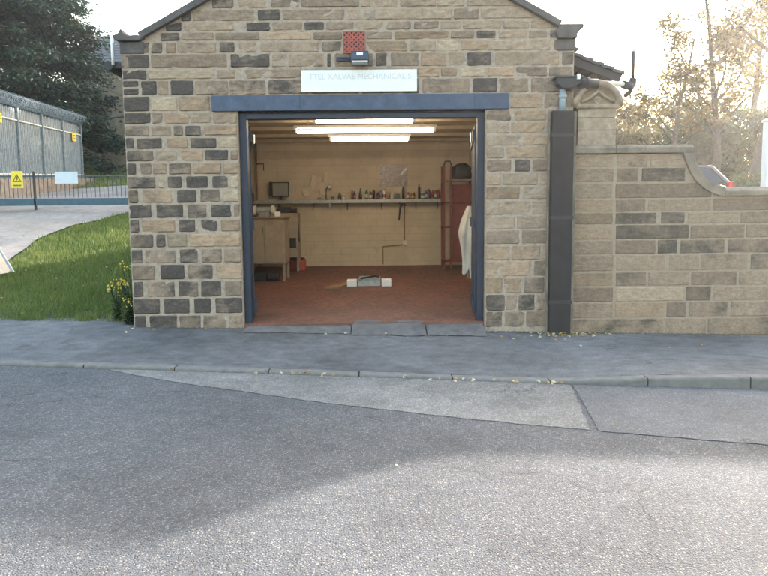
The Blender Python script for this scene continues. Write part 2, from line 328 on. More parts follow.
FACADE=[(-2.08,-1.79,4.158,4.297,0.75,0),(-1.74,-1.35,4.158,4.297,0.10,0),(-1.33,-0.95,4.158,4.297,0.30,0),(-0.95,-0.19,4.158,4.297,0.20,0),(-0.18,0.30,4.158,4.297,0.20,0),(0.31,0.79,4.158,4.297,0.30,0),(0.79,1.15,4.158,4.297,0.00,2),(1.17,1.86,4.158,4.297,0.20,0),(-2.48,-2.33,4.004,4.158,0.80,0),(-2.33,-1.52,4.004,4.158,0.10,0),(-1.50,-1.20,4.004,4.158,0.85,0),(-1.18,-0.38,4.004,4.158,0.15,0),(-0.37,-0.05,4.004,4.158,0.10,0),(-0.02,0.99,4.004,4.158,0.15,0),(1.00,1.34,4.004,4.158,0.00,0),(1.34,2.09,4.004,4.158,0.20,0),(-2.68,-2.46,3.879,4.004,0.85,0),(-2.45,-1.79,3.879,4.004,0.10,0),(-1.65,-1.33,3.879,4.004,0.85,0),(-1.32,-0.92,3.879,4.004,0.15,0),(-0.91,-0.64,3.879,4.004,0.80,0),(-0.63,-0.26,3.879,4.004,0.10,0),(-0.24,0.12,3.879,4.004,0.30,0),(0.13,0.47,3.879,4.004,0.15,0),(0.49,0.83,3.879,4.004,0.20,0),(0.83,1.11,3.879,4.004,0.10,0),(1.11,1.62,3.879,4.004,0.00,2),(1.63,1.99,3.879,4.004,0.30,0),(1.99,2.32,3.879,4.004,0.10,0),(-2.75,-2.49,3.760,3.879,0.80,0),(-2.48,-2.05,3.760,3.879,0.10,0),(-2.05,-1.47,3.760,3.879,0.10,0),(-1.47,-0.81,3.760,3.879,0.15,1),(-0.80,-0.41,3.760,3.879,0.45,0),(-0.12,0.23,3.760,3.879,0.15,0),(0.24,0.96,3.760,3.879,0.10,1),(0.96,1.28,3.760,3.879,0.10,0),(1.29,1.56,3.760,3.879,0.70,0),(1.58,1.95,3.760,3.879,0.10,0),(1.96,2.22,3.760,3.879,0.05,0),(2.23,2.56,3.760,3.879,0.70,0),(-3.26,-2.88,3.610,3.760,0.80,0),(-2.88,-2.72,3.610,3.760,0.60,0),(-2.69,-2.54,3.610,3.760,0.10,0),(-2.54,-2.03,3.610,3.760,0.30,0),(-2.00,-1.79,3.610,3.760,0.80,0),(-1.76,-1.50,3.610,3.760,0.30,0),(-1.48,-0.71,3.610,3.760,0.35,0),(-0.70,-0.43,3.610,3.760,0.55,0),(-0.12,0.42,3.610,3.760,0.10,1),(0.43,0.79,3.610,3.760,0.30,0),(0.79,1.08,3.610,3.760,0.00,3),(1.09,1.45,3.610,3.760,0.15,1),(1.43,2.27,3.610,3.760,0.10,0),(2.29,2.56,3.610,3.760,0.80,0),(-3.26,-3.14,3.423,3.610,0.50,0),(-3.26,-2.89,3.423,3.610,0.90,0),(-2.89,-1.89,3.423,3.610,0.12,0),(-1.87,-1.35,3.423,3.610,0.75,0),(-1.34,-1.13,3.423,3.610,0.40,3),(-1.12,-0.65,3.423,3.610,0.35,0),(-0.63,-0.56,3.423,3.610,0.90,0),(-0.53,-0.02,3.423,3.610,0.40,0),(-0.00,0.16,3.423,3.610,0.80,0),(0.19,0.57,3.423,3.610,0.40,0),(0.57,0.93,3.423,3.610,0.10,1),(0.93,1.15,3.423,3.610,0.20,3),(1.17,1.50,3.423,3.610,0.85,0),(1.53,2.38,3.423,3.610,0.25,0),(2.39,2.56,3.423,3.610,0.60,0),(-3.26,-2.93,3.286,3.423,0.85,0),(-2.93,-2.05,3.286,3.423,0.03,2),(-2.05,-1.79,3.286,3.423,0.20,0),(-1.68,-0.93,3.286,3.423,0.15,0),(-0.93,-0.20,3.286,3.423,0.20,0),(-0.20,0.52,3.286,3.423,0.30,0),(0.53,0.83,3.286,3.423,0.10,1),(0.83,1.06,3.286,3.423,0.15,1),(1.08,1.43,3.286,3.423,0.00,2),(1.43,1.80,3.286,3.423,0.20,1),(1.80,2.23,3.286,3.423,0.25,0),(2.23,2.56,3.286,3.423,0.50,0),(-3.26,-3.04,3.194,3.288,0.95,0),(-3.26,-3.04,3.091,3.188,0.90,0),(-3.03,-2.81,3.085,3.286,0.90,0),(-2.81,-2.66,3.085,3.286,0.20,0),(-2.65,-2.33,3.085,3.286,0.95,0),(-2.33,-1.89,3.085,3.286,0.35,0),(-1.89,-1.41,3.085,3.286,0.50,0),(-1.39,-0.85,3.085,3.286,0.65,0),(-0.83,-0.20,3.085,3.286,0.40,0),(-0.19,0.57,3.085,3.286,0.50,0),(0.59,1.22,3.085,3.286,0.35,0),(1.25,1.58,3.085,3.286,0.85,0),(1.58,1.98,3.085,3.286,0.20,0),(2.00,2.56,3.085,3.286,0.45,0),(-3.26,-2.91,2.881,3.085,0.95,0),(-2.91,-2.55,2.881,3.085,0.05,2),(-2.55,-2.13,2.881,3.085,0.50,1),(1.73,2.17,2.881,3.085,0.15,1),(2.17,2.56,2.881,3.085,0.50,0),(-3.26,-3.15,2.722,2.881,0.95,0),(-3.26,-2.90,2.722,2.881,0.90,0),(-2.90,-2.75,2.722,2.881,0.20,0),(-2.74,-2.41,2.722,2.881,0.10,1),(-2.41,-2.12,2.722,2.881,0.05,2),(-2.12,-1.79,2.722,2.881,0.20,0),(1.43,1.77,2.722,2.881,0.35,0),(1.78,2.22,2.722,2.881,0.10,1),(2.22,2.56,2.722,2.881,0.50,0),(-3.26,-2.93,2.563,2.722,0.70,0),(-2.93,-2.64,2.563,2.722,0.20,0),(-2.64,-2.49,2.563,2.722,0.30,0),(-2.49,-2.26,2.563,2.722,0.70,0),(-2.24,-1.79,2.563,2.722,0.35,1),(1.43,1.74,2.563,2.722,0.25,0),(1.74,2.20,2.563,2.722,0.10,1),(2.21,2.56,2.563,2.722,0.40,0),(-3.26,-3.13,2.404,2.563,0.80,0),(-3.12,-2.77,2.404,2.563,0.95,0),(-2.73,-2.43,2.404,2.563,0.05,1),(-2.42,-2.06,2.404,2.563,0.75,0),(-2.06,-1.79,2.404,2.563,0.10,2),(1.43,1.90,2.404,2.563,0.30,0),(1.91,2.56,2.404,2.563,0.15,1),(-3.26,-2.88,2.243,2.404,0.55,0),(-2.88,-2.58,2.243,2.404,0.10,2),(-2.55,-2.24,2.243,2.404,0.05,1),(-2.24,-1.91,2.243,2.404,0.75,0),(-1.91,-1.79,2.243,2.404,0.20,0),(1.43,1.68,2.243,2.404,0.20,0),(1.69,2.23,2.243,2.404,0.05,1),(2.24,2.56,2.243,2.404,0.30,0),(-3.26,-3.12,2.070,2.243,0.90,0),(-3.09,-2.92,2.070,2.243,0.60,0),(-2.92,-2.72,2.070,2.243,0.20,0),(-2.72,-2.40,2.070,2.243,0.55,0),(-2.40,-2.01,2.070,2.243,0.30,1),(-2.01,-1.79,2.070,2.243,0.15,1),(1.43,1.77,2.070,2.243,0.15,0),(1.80,2.02,2.070,2.243,0.80,0),(2.04,2.56,2.070,2.243,0.35,0),(-3.26,-2.87,1.894,2.070,0.65,0),(-2.87,-2.76,1.894,2.070,0.20,2),(-2.75,-2.53,1.894,2.070,0.95,0),(-2.50,-2.19,1.894,2.070,0.85,0),(-2.16,-1.93,1.894,2.070,0.90,0),(-1.92,-1.79,1.894,2.070,0.10,2),(1.43,1.63,1.894,2.070,0.10,1),(1.64,2.12,1.894,2.070,0.05,2),(2.13,2.56,1.894,2.070,0.30,0),(-3.26,-3.11,1.706,1.894,0.85,0),(-3.08,-2.67,1.706,1.894,0.35,1),(-2.63,-2.35,1.706,1.894,0.90,0),(-2.33,-2.04,1.706,1.894,0.65,0),(-2.03,-1.79,1.706,1.894,0.10,2),(1.43,1.88,1.706,1.894,0.20,1),(1.91,2.56,1.706,1.894,0.10,0),(-3.26,-2.94,1.507,1.706,0.85,0),(-2.91,-2.53,1.507,1.706,0.75,0),(-2.50,-2.22,1.507,1.706,0.60,0),(-2.19,-1.90,1.507,1.706,0.85,0),(-1.89,-1.79,1.507,1.706,0.10,0),(1.43,2.02,1.507,1.706,0.25,0),(2.03,2.56,1.507,1.706,0.20,0),(-3.26,-3.11,1.323,1.507,0.75,0),(-3.10,-2.64,1.323,1.507,0.30,1),(-2.62,-2.38,1.323,1.507,0.90,0),(-2.33,-2.09,1.323,1.507,0.85,0),(-2.07,-1.79,1.323,1.507,0.10,1),(1.43,1.82,1.323,1.507,0.20,0),(1.83,2.56,1.323,1.507,0.25,0),(-3.26,-2.93,1.124,1.323,0.60,0),(-2.93,-2.78,1.124,1.323,0.70,0),(-2.78,-2.49,1.124,1.323,0.10,2),(-2.49,-1.79,1.124,1.323,0.10,1),(1.43,1.89,1.124,1.323,0.20,0),(1.90,2.56,1.124,1.323,0.20,0),(-3.26,-3.09,0.915,1.124,0.70,0),(-3.08,-2.65,0.915,1.124,0.45,0),(-2.63,-2.36,0.915,1.124,0.70,0),(-2.34,-2.04,0.915,1.124,0.50,0),(-2.04,-1.79,0.915,1.124,0.30,0),(1.43,1.76,0.915,1.124,0.15,1),(1.77,2.16,0.915,1.124,0.20,1),(2.17,2.56,0.915,1.124,0.20,0),(-3.26,-2.93,0.697,0.915,0.50,0),(-2.89,-2.54,0.697,0.915,0.95,0),(-2.52,-2.17,0.697,0.915,0.60,0),(-2.15,-1.79,0.697,0.915,0.10,1),(1.43,2.05,0.697,0.915,0.12,1),(2.07,2.56,0.697,0.915,0.45,0),(-3.26,-3.09,0.469,0.697,0.70,0),(-3.07,-2.68,0.469,0.697,0.60,0),(-2.66,-2.37,0.469,0.697,0.80,0),(-2.36,-2.06,0.469,0.697,0.85,0),(-2.04,-1.79,0.469,0.697,0.30,0),(1.43,1.67,0.469,0.697,0.10,1),(1.67,1.92,0.469,0.697,0.25,1),(1.94,2.23,0.469,0.697,0.60,0),(2.24,2.56,0.469,0.697,0.30,0),(-3.26,-2.89,0.240,0.469,0.90,0),(-2.86,-2.49,0.240,0.469,0.95,0),(-2.46,-2.21,0.240,0.469,0.90,0),(-2.18,-1.79,0.240,0.469,0.85,0),(1.43,1.70,0.240,0.469,0.75,0),(1.70,1.86,0.240,0.469,0.50,0),(1.86,2.10,0.240,0.469,0.65,0),(2.11,2.56,0.240,0.469,0.30,0),(-3.26,-3.08,0.016,0.240,0.70,0),(-3.06,-2.67,0.016,0.240,0.70,0),(-2.67,-2.35,0.016,0.240,0.60,0),(-2.35,-2.01,0.016,0.240,0.50,0),(-2.01,-1.79,0.016,0.240,0.40,0),(1.43,1.67,0.016,0.240,0.70,0),(1.67,1.97,0.016,0.240,0.50,0),(1.97,2.56,0.016,0.240,0.40,0)]
BWALL=[(2.55,3.11,2.118,2.279,0.30,0),(3.14,3.56,2.118,2.279,0.35,0),(3.58,4.16,2.118,2.279,0.15,0),(2.55,3.12,1.920,2.118,0.10,0),(3.14,3.44,1.920,2.118,0.35,0),(3.47,4.06,1.920,2.118,0.80,0),(2.55,3.11,1.712,1.920,0.15,2),(3.13,4.42,1.712,1.920,0.25,0),(4.42,5.16,1.712,1.920,0.20,0),(5.16,5.98,1.712,1.920,0.20,0),(2.56,3.12,1.538,1.712,0.10,1),(3.14,3.55,1.538,1.712,0.40,0),(3.56,4.42,1.538,1.712,0.10,0),(4.42,5.46,1.538,1.712,0.20,0),(5.46,5.99,1.538,1.712,0.20,0),(2.56,3.12,1.370,1.538,0.15,1),(3.14,3.70,1.370,1.538,0.80,0),(3.74,4.07,1.370,1.538,0.65,0),(4.09,4.80,1.370,1.538,0.12,2),(4.80,6.00,1.370,1.538,0.15,0),(2.56,3.13,1.178,1.370,0.20,1),(3.15,4.14,1.178,1.370,0.75,0),(4.14,4.88,1.178,1.370,0.15,0),(4.88,6.01,1.178,1.370,0.20,0),(2.57,3.13,0.979,1.178,0.20,0),(3.15,3.70,0.979,1.178,0.20,0),(3.71,3.99,0.979,1.178,0.70,0),(4.01,4.62,0.979,1.178,0.50,0),(4.65,6.02,0.979,1.178,0.50,0),(2.57,3.14,0.752,0.979,0.15,0),(3.16,3.84,0.752,0.979,0.20,0),(3.87,4.29,0.752,0.979,0.20,0),(4.29,4.94,0.752,0.979,0.30,0),(4.96,6.04,0.752,0.979,0.50,0),(2.57,3.14,0.551,0.752,0.25,1),(3.16,3.59,0.551,0.752,0.40,0),(3.60,4.17,0.551,0.752,0.12,2),(4.17,4.80,0.551,0.752,0.40,0),(4.81,6.05,0.551,0.752,0.35,0),(2.58,3.15,0.344,0.551,0.20,0),(3.17,4.09,0.344,0.551,0.08,2),(4.11,4.46,0.344,0.551,0.50,0),(4.48,6.06,0.344,0.551,0.15,0),(2.58,3.15,0.125,0.344,0.35,0),(3.16,3.85,0.125,0.344,0.30,1),(3.85,4.14,0.125,0.344,0.35,0),(4.16,4.70,0.125,0.344,0.40,0),(4.72,6.07,0.125,0.344,0.30,0),(2.59,3.84,-0.125,0.125,0.40,0),(3.85,4.41,-0.125,0.125,0.40,0),(4.42,6.09,-0.125,0.125,0.40,0)]
COURSES=[4.297, 4.158, 4.004, 3.879, 3.76, 3.61, 3.423, 3.286, 3.085, 2.881, 2.722, 2.563, 2.404, 2.243, 2.07, 1.894, 1.706, 1.507, 1.323, 1.124, 0.915, 0.697, 0.469, 0.24, 0.016]
# ---------------------------------------------------------------- ground heights
KY=[(-14,-1.3),(-3.8,-2.17),(0,-2.5),(2,-2.73),(3.65,-2.8),(14,-3.05)]
def cx(x): return max(-14,min(14,x))
def kerb_y(x): return interp(x,KY)
def zroad(x): return -.024*cx(x)-.05
def upst(x): return interp(x,[(-14,.04),(1.9,.028),(2.95,.115),(14,.12)])
def zbase(x): return -.024*cx(x)+.002
def zpave(x,y):
    t=min(1,max(0,(y-kerb_y(x))/(0-kerb_y(x)))); a_=zroad(x)+upst(x); return a_+(zbase(x)-a_)*t
HLP=[(.8,0),(4,.52),(10,1.74),(13.5,2.2),(21.5,3.02),(27,3.9),(36,5.6),(60,6.6),(400,9)]
HRP=[(.36,.9),(1.5,1.15),(9,1.28),(20,2.1),(40,3.4),(400,9)]
def hleft(x,y): return zbase(x)*max(0,1-(y-.8)/9)+interp(y,HLP)
def H(x,y):
    if y<.36:
        if y<-11.5: return -.1
        return -.4
    inside=(-3.12<x<2.45 and y<7.3)
    if inside: return -.4
    if x<-3.0 and y<.85:
        return zpave(x,y)-.03+sstep(.3,.85,y)*.04 if y>.3 else -.4
    L=hleft(x,max(y,.8)); Rr=interp(y,HRP)
    t=sstep(-3.2,2.6,x)
    if y>12: t=sstep(-6,8,x)
    n=noise.noise(Vector((x*.35,y*.35,0)))*.10*sstep(.8,3,y)
    return L*(1-t)+Rr*t+n*(1 if x<-3 else .4)
# ---------------------------------------------------------------- structure: terrain, road, pavement
xs=sorted(set([-420,-200,-100,-60,-40,-30]+[round(-24+i*.5,3) for i in range(97)]+[-3.4,-3.3,-3.2,-3.14,-3.08,2.4,2.46,2.5]+[30,40,60,100,200,420]))
yv=sorted(set([-400,-100,-40,-20,-12,-11.4,-6,-1,.25,.31,.36,.45,.55,.65,.75,.85,1.0,1.2]+[round(1.5+i*.5,3) for i in range(90)]+[7.25,7.32,50,60,80,120,200,420]))
mb=MB()
for y in yv:
    for x in xs: mb.v.append((x,y,H(x,y)))
nx=len(xs)
for j in range(len(yv)-1):
    for i in range(nx-1): k=j*nx+i; mb.face((k,k+1,k+nx+1,k+nx))
tag(mb.build('ground',M['ground'],smooth=True),kind='structure')
def sheet(name,mat_,xa,xb,y0f,y1f,zf,nu,nv,kind='structure'):
    m=MB()
    def fn(u,v):
        x=xa+(xb-xa)*u; y=y0f(x)+(y1f(x)-y0f(x))*v; return (x,y,zf(x,y))
    m.grid(fn,nu,nv); return tag(m.build(name,mat_,smooth=True),kind=kind)
sheet('road',M['road'],-40,40,lambda x:-10.6,lambda x:kerb_y(x),lambda x,y:zroad(x),160,16)
sheet('far_pavement',M['pave'],-40,40,lambda x:-13.5,lambda x:-10.6,lambda x,y:zroad(x)+.1,40,2)
sheet('pavement',M['pave'],-40,40,lambda x:kerb_y(x)+.12,lambda x:(.82 if x<-3.4 else .05),lambda x,y:zpave(x,y)+.006*noise.noise(Vector((x*.8,y*1.2,1))),200,12)
# kerb stones
mb=MB(); x=-14.0; i=0
rk=random.Random(3)
while x<14:
    L=rk.uniform(.86,.96); x1=x+L-.012; ya,yb=kerb_y(x),kerb_y(x1); j=rk.uniform(-.004,.004)
    za,zb=zroad(x)+upst(x)+j,zroad(x1)+upst(x1)+j
    b=len(mb.v); n=6
    for k in range(n+1):
        t=k/n; xx=x+(x1-x)*t; yy=ya+(yb-ya)*t; zz=za+(zb-za)*t+rk.uniform(-.0025,.0025); q=rk.uniform(-.004,.004)
        for (dy,dz) in ((0.002+q,-.2),(0+q,-.02),(.006+q,-.006),(.02,.001),(.118,.003),(.125,-.2)): mb.v.append((xx,yy+dy,zz+dz))
    for k in range(n):
        for r_ in range(5):
            o_=b+k*6+r_; mb.face((o_,o_+1,o_+7,o_+6))
    mb.face([b+r_ for r_ in range(6)]); mb.face([b+n*6+r_ for r_ in range(6)])
    x+=L
tag(mb.build('kerb',M['kerb'],smooth=False),kind='structure')
# tarmac patches: outline polygons, draped just above the road
def patch(name,mat_,outline,dz,zf=zroad,jit=.02,n=14,seed=1):
    rr=random.Random(seed); pts=[]
    for k in range(len(outline)):
        a_,b_=outline[k],outline[(k+1)%len(outline)]
        L=math.hypot(b_[0]-a_[0],b_[1]-a_[1]); m_=max(1,int(L/.06))
        for q in range(m_):
            t=q/m_; pts.append((a_[0]+(b_[0]-a_[0])*t+(rr.uniform(-jit,jit) if q else 0),a_[1]+(b_[1]-a_[1])*t+(rr.uniform(-jit,jit) if q else 0)))
    bm=bmesh.new(); vs_=[bm.verts.new((p[0],p[1],0)) for p in pts]; f=bm.faces.new(vs_)
    bmesh.ops.triangulate(bm,faces=[f]); 
    for v in bm.verts: v.co.z=zf(v.co.x)+dz
    bmesh.ops.recalc_face_normals(bm,faces=bm.faces)
    if sum(f.normal.z for f in bm.faces)<0: bmesh.ops.reverse_faces(bm,faces=bm.faces)
    me=bpy.data.meshes.new(name); bm.to_mesh(me); bm.free(); me.materials.append(mat_)
    o=bpy.data.objects.new(name,me); col.objects.link(o); return tag(o,kind='structure')
ko=lambda x:(x,kerb_y(x)-.012)
patch('worn_tarmac_patch',M['worn'],[ko(-2.75),(-2.3,-2.56),(-1.73,-2.86),(-.41,-3.46),(.77,-3.88),(1.57,-4.10),(1.78,-2.9),ko(1.8),ko(.5),ko(-1)],.004,jit=.012)
patch('smooth_tarmac_patch',M['smooth_tar'],[ko(1.83),(1.62,-4.12),(2.7,-4.40),(5,-4.7),(9,-5.0),(9,kerb_y(9)-.012),ko(5)],.005,jit=.012,seed=4)
#patch('smooth_tarmac_patch',M['smooth_tar'],[ko(-2.8),(-2.35,-2.58),(-3.2,-2.75),(-5,-2.7),(-9,-2.3),(-9,kerb_y(-9)-.012),ko(-5)],.005,jit=.012,seed=5)
# threshold: broken concrete apron and slabs in the doorway
for nm,xa,xb,ya,yb,z in (('threshold_slab',-1.76,-.36,-.34,.02,.07),('threshold_slab',-.345,.62,-.42,.32,.108),('threshold_slab',.635,1.40,-.38,.36,.095)):
    rr=random.Random(int(xa*100)); m=MB()
    n=24
    def fn(u,v,xa=xa,xb=xb,ya=ya,yb=yb,z=z):
        x=xa+(xb-xa)*u; e_=.05*noise.noise(Vector((x*4,1.3,0)))+.02*noise.noise(Vector((x*17,2.3,0)))
        y=ya+e_+(yb-ya)*v; zz=zbase(x)+.006+(z-zbase(x)-.006)*min(1,v*1.5)+.006*noise.noise(Vector((x*6,y*6,5)))
        if u in (0,1): zz-=.01
        if v>=1: zz-=.0
        return (x,y,zz+.02*(1-abs(2*u-1)**8)*0)
    m.grid(fn,n,8); tag(m.build(nm,M['slab'],smooth=False),kind='structure')
# driveway draped over the slope
def drive_x(y): return interp(y,[(.8,-6.9),(3,-7.0),(4.7,-7.35),(6.4,-7.65),(8.2,-7.55),(9.3,-7.1),(10.2,-6.6),(12,-5.5),(20,-6.5),(30,-8.5)])
m=MB()
def fn(u,v):
    y=.8+29*v; xr=drive_x(y)+.1*noise.noise(Vector((y*1.3,0,0))); xl=-13.2 if y>9.5 else -16
    x=xl+(xr-xl)*u; return (x,y,H(x,y)+.03+.0*u)
m.grid(fn,40,90); tag(m.build('driveway',M['drive'],smooth=True),kind='structure')
m=MB(); m.grid(lambda u,v:(3.3+16*u,2.6+9.5*v,H(3.3+16*u,2.6+9.5*v)+.03),32,20); tag(m.build('car_park',M['smooth_tar'],smooth=True),kind='structure')
# grass blades
rg=random.Random(11); m=MB(); cnt=0
while cnt<46000:
    y=.42+(rg.random()**1.7)*12; x=rg.uniform(-11,-3.28)
    if x<drive_x(y)+.05+.1*rg.random() and y>.8: 
        if not(y<9 and x<-6.6 and False): continue
    if y<1.3 and rg.random()<.35+.5*(noise.noise(Vector((x*3,y*3,2)))>-.1)-.25*(y>.9): continue
    z=H(x,y)-.01; sc_=(.6+.8*noise.noise(Vector((x*2.6,y*2.6,4))))
    h=rg.uniform(.035,.10)*(.7+sc_*.7)*(1+y*.05); a_=rg.uniform(0,PI); wd=rg.uniform(.004,.008)*(1+y*.12); lx,ly=rg.uniform(-.5,.5)*h,rg.uniform(-.5,.5)*h
    m.cur=(min(1,max(0,rg.gauss(.45,.2)+.35*noise.noise(Vector((x*.8,y*.8,9))))),0,0,1)
    c_,s_=math.cos(a_)*wd,math.sin(a_)*wd
    m.poly([(x-c_,y-s_,z),(x+c_,y+s_,z),(x+lx,y+ly,z+h)]); cnt+=1
tag(m.build('grass',M['grass'],fix=False),'short green grass on the sloping verge beside the driveway','grass',kind='stuff')
m=MB(); m.cur=(.5,0,0,1)
for k in range(9000):
    y=rg.uniform(20,31); x=rg.uniform(-20,-8); z=H(x,y); h=rg.uniform(.1,.25); a_=rg.uniform(0,PI); c_,s_=math.cos(a_)*.04,math.sin(a_)*.04
    m.cur=(rg.uniform(.3,1),0,0,1); m.poly([(x-c_,y-s_,z),(x+c_,y+s_,z),(x+rg.uniform(-.05,.05),y,z+h)])
tag(m.build('grass',M['grass'],fix=False),'rough grass on the bank behind the gate','grass',kind='stuff')

# ---------------------------------------------------------------- stone masonry
def gable(x): return min(3.81+.54*(x+3.0),3.93+.54*(2.35-x))
def stone(m,org,ud,nd,u0,u1,z0,z1,soot,tint,rnd,prot=.012,gap=.011,rough=.008,clampf=None,corner=.35,nu=None):
    ud=Vector(ud);nd=Vector(nd);org=Vector(org)
    u0+=gap+rnd.uniform(-.003,.004); u1-=gap+rnd.uniform(-.003,.004); z0+=gap*.9+rnd.uniform(-.003,.003); z1-=gap*.9+rnd.uniform(-.003,.003)
    if u1-u0<.02: return
    W,Hh=u1-u0,z1-z0; nu=max(3,min(9,int(W/.055))); nv=4
    seed=rnd.random()*100; sk=rnd.uniform(-.006,.006)
    m.cur=(soot,{0:0,1:.34,2:.7,3:.95}[tint],rnd.random(),1)
    b=len(m.v); ed=.016; pr=prot*rnd.uniform(.6,1.4)
    # rings: border at wall level, then inner grid
    def pos(i,j):
        s=i/nu; t=j/nv
        # border columns/rows are squeezed to edge thickness
        def rem(k,n,L):
            if k==0: return 0
            if k==n: return L
            if k==1: return min(ed,L*.2)
            if k==n-1: return L-min(ed,L*.2)
            return min(ed,L*.2)+(L-2*min(ed,L*.2))*(k-1)/(n-2)
        du=rem(i,nu,W); dv=rem(j,nv,Hh)
        edge=(i in(0,nu)) or (j in(0,nv))
        # round corners
        cu=corner*ed*2 if (i in(0,nu) and j in(0,nv)) else 0
        if i==0: du+=cu
        if i==nu: du-=cu
        if j==0: dv+=cu*.7
        if j==nv: dv-=cu*.7
        u=u0+du; z=z0+dv+sk*(s-.5)
        nz=noise.noise(Vector((u*9+seed,z*14,seed)))
        u+=.006*noise.noise(Vector((z*20+seed,seed,2))) if i in(0,nu) else 0
        z+=.006*noise.noise(Vector((u*14+seed,seed,5))) if j in(0,nv) else 0
        if clampf: z=min(z,clampf(u))
        d=-.004 if edge else pr+rough*nz*(1.2)
        return org+ud*u+Vector((0,0,z))+nd*d
    for j in range(nv+1):
        for i in range(nu+1): m.v.append(tuple(pos(i,j)))
    for j in range(nv):
        for i in range(nu):
            k=b+j*(nu+1)+i; m.face((k,k+1,k+nu+2,k+nu+1))
rs=random.Random(21)
ROOF_TOP=5.3
# the garage -------------------------------------------------------------
G=empty('stone_garage',(0,0,0),'sandstone garage with a gabled front, sooty stones and a wide open blue-framed doorway','building')
m=MB(); m.cur=(.1,0,.5,1)
m.prism([(-3.255,-.3),(-1.80,-.3),(-1.80,2.882),(-3.255,2.882)],0,.4)
m.prism([(1.43,-.3),(2.56,-.3),(2.56,2.882),(1.43,2.882)],0,.4)
m.prism([(-3.255,2.882),(2.56,2.882),(2.56,gable(2.56)-.03),(-.21,gable(-.21)-.03),(-3.255,gable(-3.255)-.03)],0,.4)
m.box(-3.255,-2.87,.4,7.5,-.3,3.62); m.box(2.17,2.56,.4,7.5,-.3,3.62); m.box(-2.87,2.17,7.1,7.5,-.3,3.62)
wall=P(m,'wall',M['mortar'],G)
m=MB(); gc=lambda u:gable(u)-.04
for (a_,b_,c_,d_,s_,t_) in FACADE: stone(m,(0,0,0),(1,0,0),(0,-1,0),a_,b_,c_,d_,s_,t_,rs,clampf=gc,gap=(.011 if (b_<-1.7 and d_<2.8) else .0065),prot=(.012 if b_<-1.7 else .009),rough=.016,corner=.8)
# courses above the frame of the picture
z=COURSES[0]
while z<5.25:
    h=rs.uniform(.13,.17); xl=-3+(z+h*.4-3.81)/.54; xr=2.35-(z+h*.4-3.93)/.54; x=xl
    while x<xr-.05:
        L=rs.uniform(.25,.6); x1=min(xr,x+L); stone(m,(0,0,0),(1,0,0),(0,-1,0),x,x1,z,z+h,rs.choice([.1,.1,.2,.3,.8]),0,rs,clampf=gc); x=x1
    z+=h
# the two flanks
zz=sorted(COURSES+[-.2])
zz=[q for q in zz if q<3.65]
for (org,ud,nd) in (((-3.255,0,0),(0,1,0),(-1,0,0)),((2.56,0,0),(0,1,0),(1,0,0))):
    for c0,c1 in zip(zz,zz[1:]):
        y=0.0
        while y<7.45:
            L=rs.uniform(.22,.5); y1=min(7.48,y+L)
            stone(m,org,ud,nd,y,y1,c0,c1,rs.choice([.2,.4,.6,.8,.9]) if y<.5 else rs.choice([.1,.2,.3,.5,.8]),rs.choice([0,0,0,1]),rs,prot=.007); y=y1
P(m,'stonework',M['stone'],wall)
# reveals of the doorway, right and left jamb faces
m=MB(); m.cur=(.12,0,.4,1)
m.box(-1.802,-1.786,-.006,.11,.02,2.88); P(m,'door_jamb',M['stone'],wall)
m=MB(); m.cur=(.12,0,.4,1); m.box(1.416,1.432,-.006,.11,.02,2.88); P(m,'door_jamb',M['stone'],wall)
# verge copings and kneelers
def strip(name,p0,p1,parent):
    (x0,z0),(x1,z1)=p0,p1; d=Vector((x1-x0,0,z1-z0)).normalized(); n=Vector((-d.z,0,d.x))
    if n.z<0: n=-n
    m=MB(); L=math.hypot(x1-x0,z1-z0); k=0; s=0
    while s<L-.02:
        e_=min(L,s+.62); a_=Vector((x0,0,z0))+d*(s+.001); b_=Vector((x0,0,z0))+d*(e_-.001); t=.05
        q=[a_-n*.03,b_-n*.03,b_+n*t,a_+n*t]; m.prism([(v.x,v.z) for v in q],-.075,.36); s=e_
    return P(m,name,M['dark_stone'],parent,bevel=.006)
strip('verge_coping',(-2.99,gable(-2.99)),(-.215,gable(-.215)),G); strip('verge_coping',(2.36,gable(2.36)),(-.205,gable(-.205)),G)
# kneelers: thin capped stones over the sooty quoins
m=MB(); m.prism([(-3.262,3.765),(-3.0,3.765),(-2.93,3.80),(-3.02,3.835),(-3.14,3.825),(-3.19,3.855),(-3.225,3.915),(-3.265,3.85),(-3.33,3.83),(-3.32,3.785)],-.07,.36); P(m,'kneeler_stone',M['dark_stone'],G,bevel=.01)
m=MB(); m.prism([(2.58,3.755),(2.34,3.755),(2.30,3.83),(2.36,3.93),(2.66,3.93),(2.66,3.885),(2.61,3.85),(2.58,3.80)],-.07,.36); P(m,'kneeler_stone',M['dark_stone'],G,bevel=.01)
m=MB(); m.box(-3.268,-2.955,-.014,.34,3.612,3.762); P(m,'quoin_stone',M['dark_stone'],G,bevel=.012)
m=MB(); m.box(2.33,2.572,-.014,.34,3.612,3.752); P(m,'quoin_stone',M['dark_stone'],G,bevel=.012)
# slate roof
m=MB()
for sgn,xe in ((-1,-3.42),(1,2.72)):
    xr=-.21; zr_=gable(xr)-.02
    ze=gable(xe)-.02; n=14
    for k in range(n):
        t0,t1=k/n,(k+1)/n
        xa,xb=xe+(xr-xe)*t0,xe+(xr-xe)*t1; za,zb=ze+(zr_-ze)*t0,ze+(zr_-ze)*t1
        m.prism([(xa,za+.022),(xb+ (xr-xe)*.02,zb+.004),(xb+(xr-xe)*.02,zb-.03),(xa,za-.006)],.362,7.6)
roof=P(m,'roof',M['slate'],G)
m=MB(); m.prism([(-3.255,3.62),(2.56,3.62),(-.21,gable(-.21)-.06)],7.1,7.5); P(m,'rear_gable',M['mortar_tan'],G)
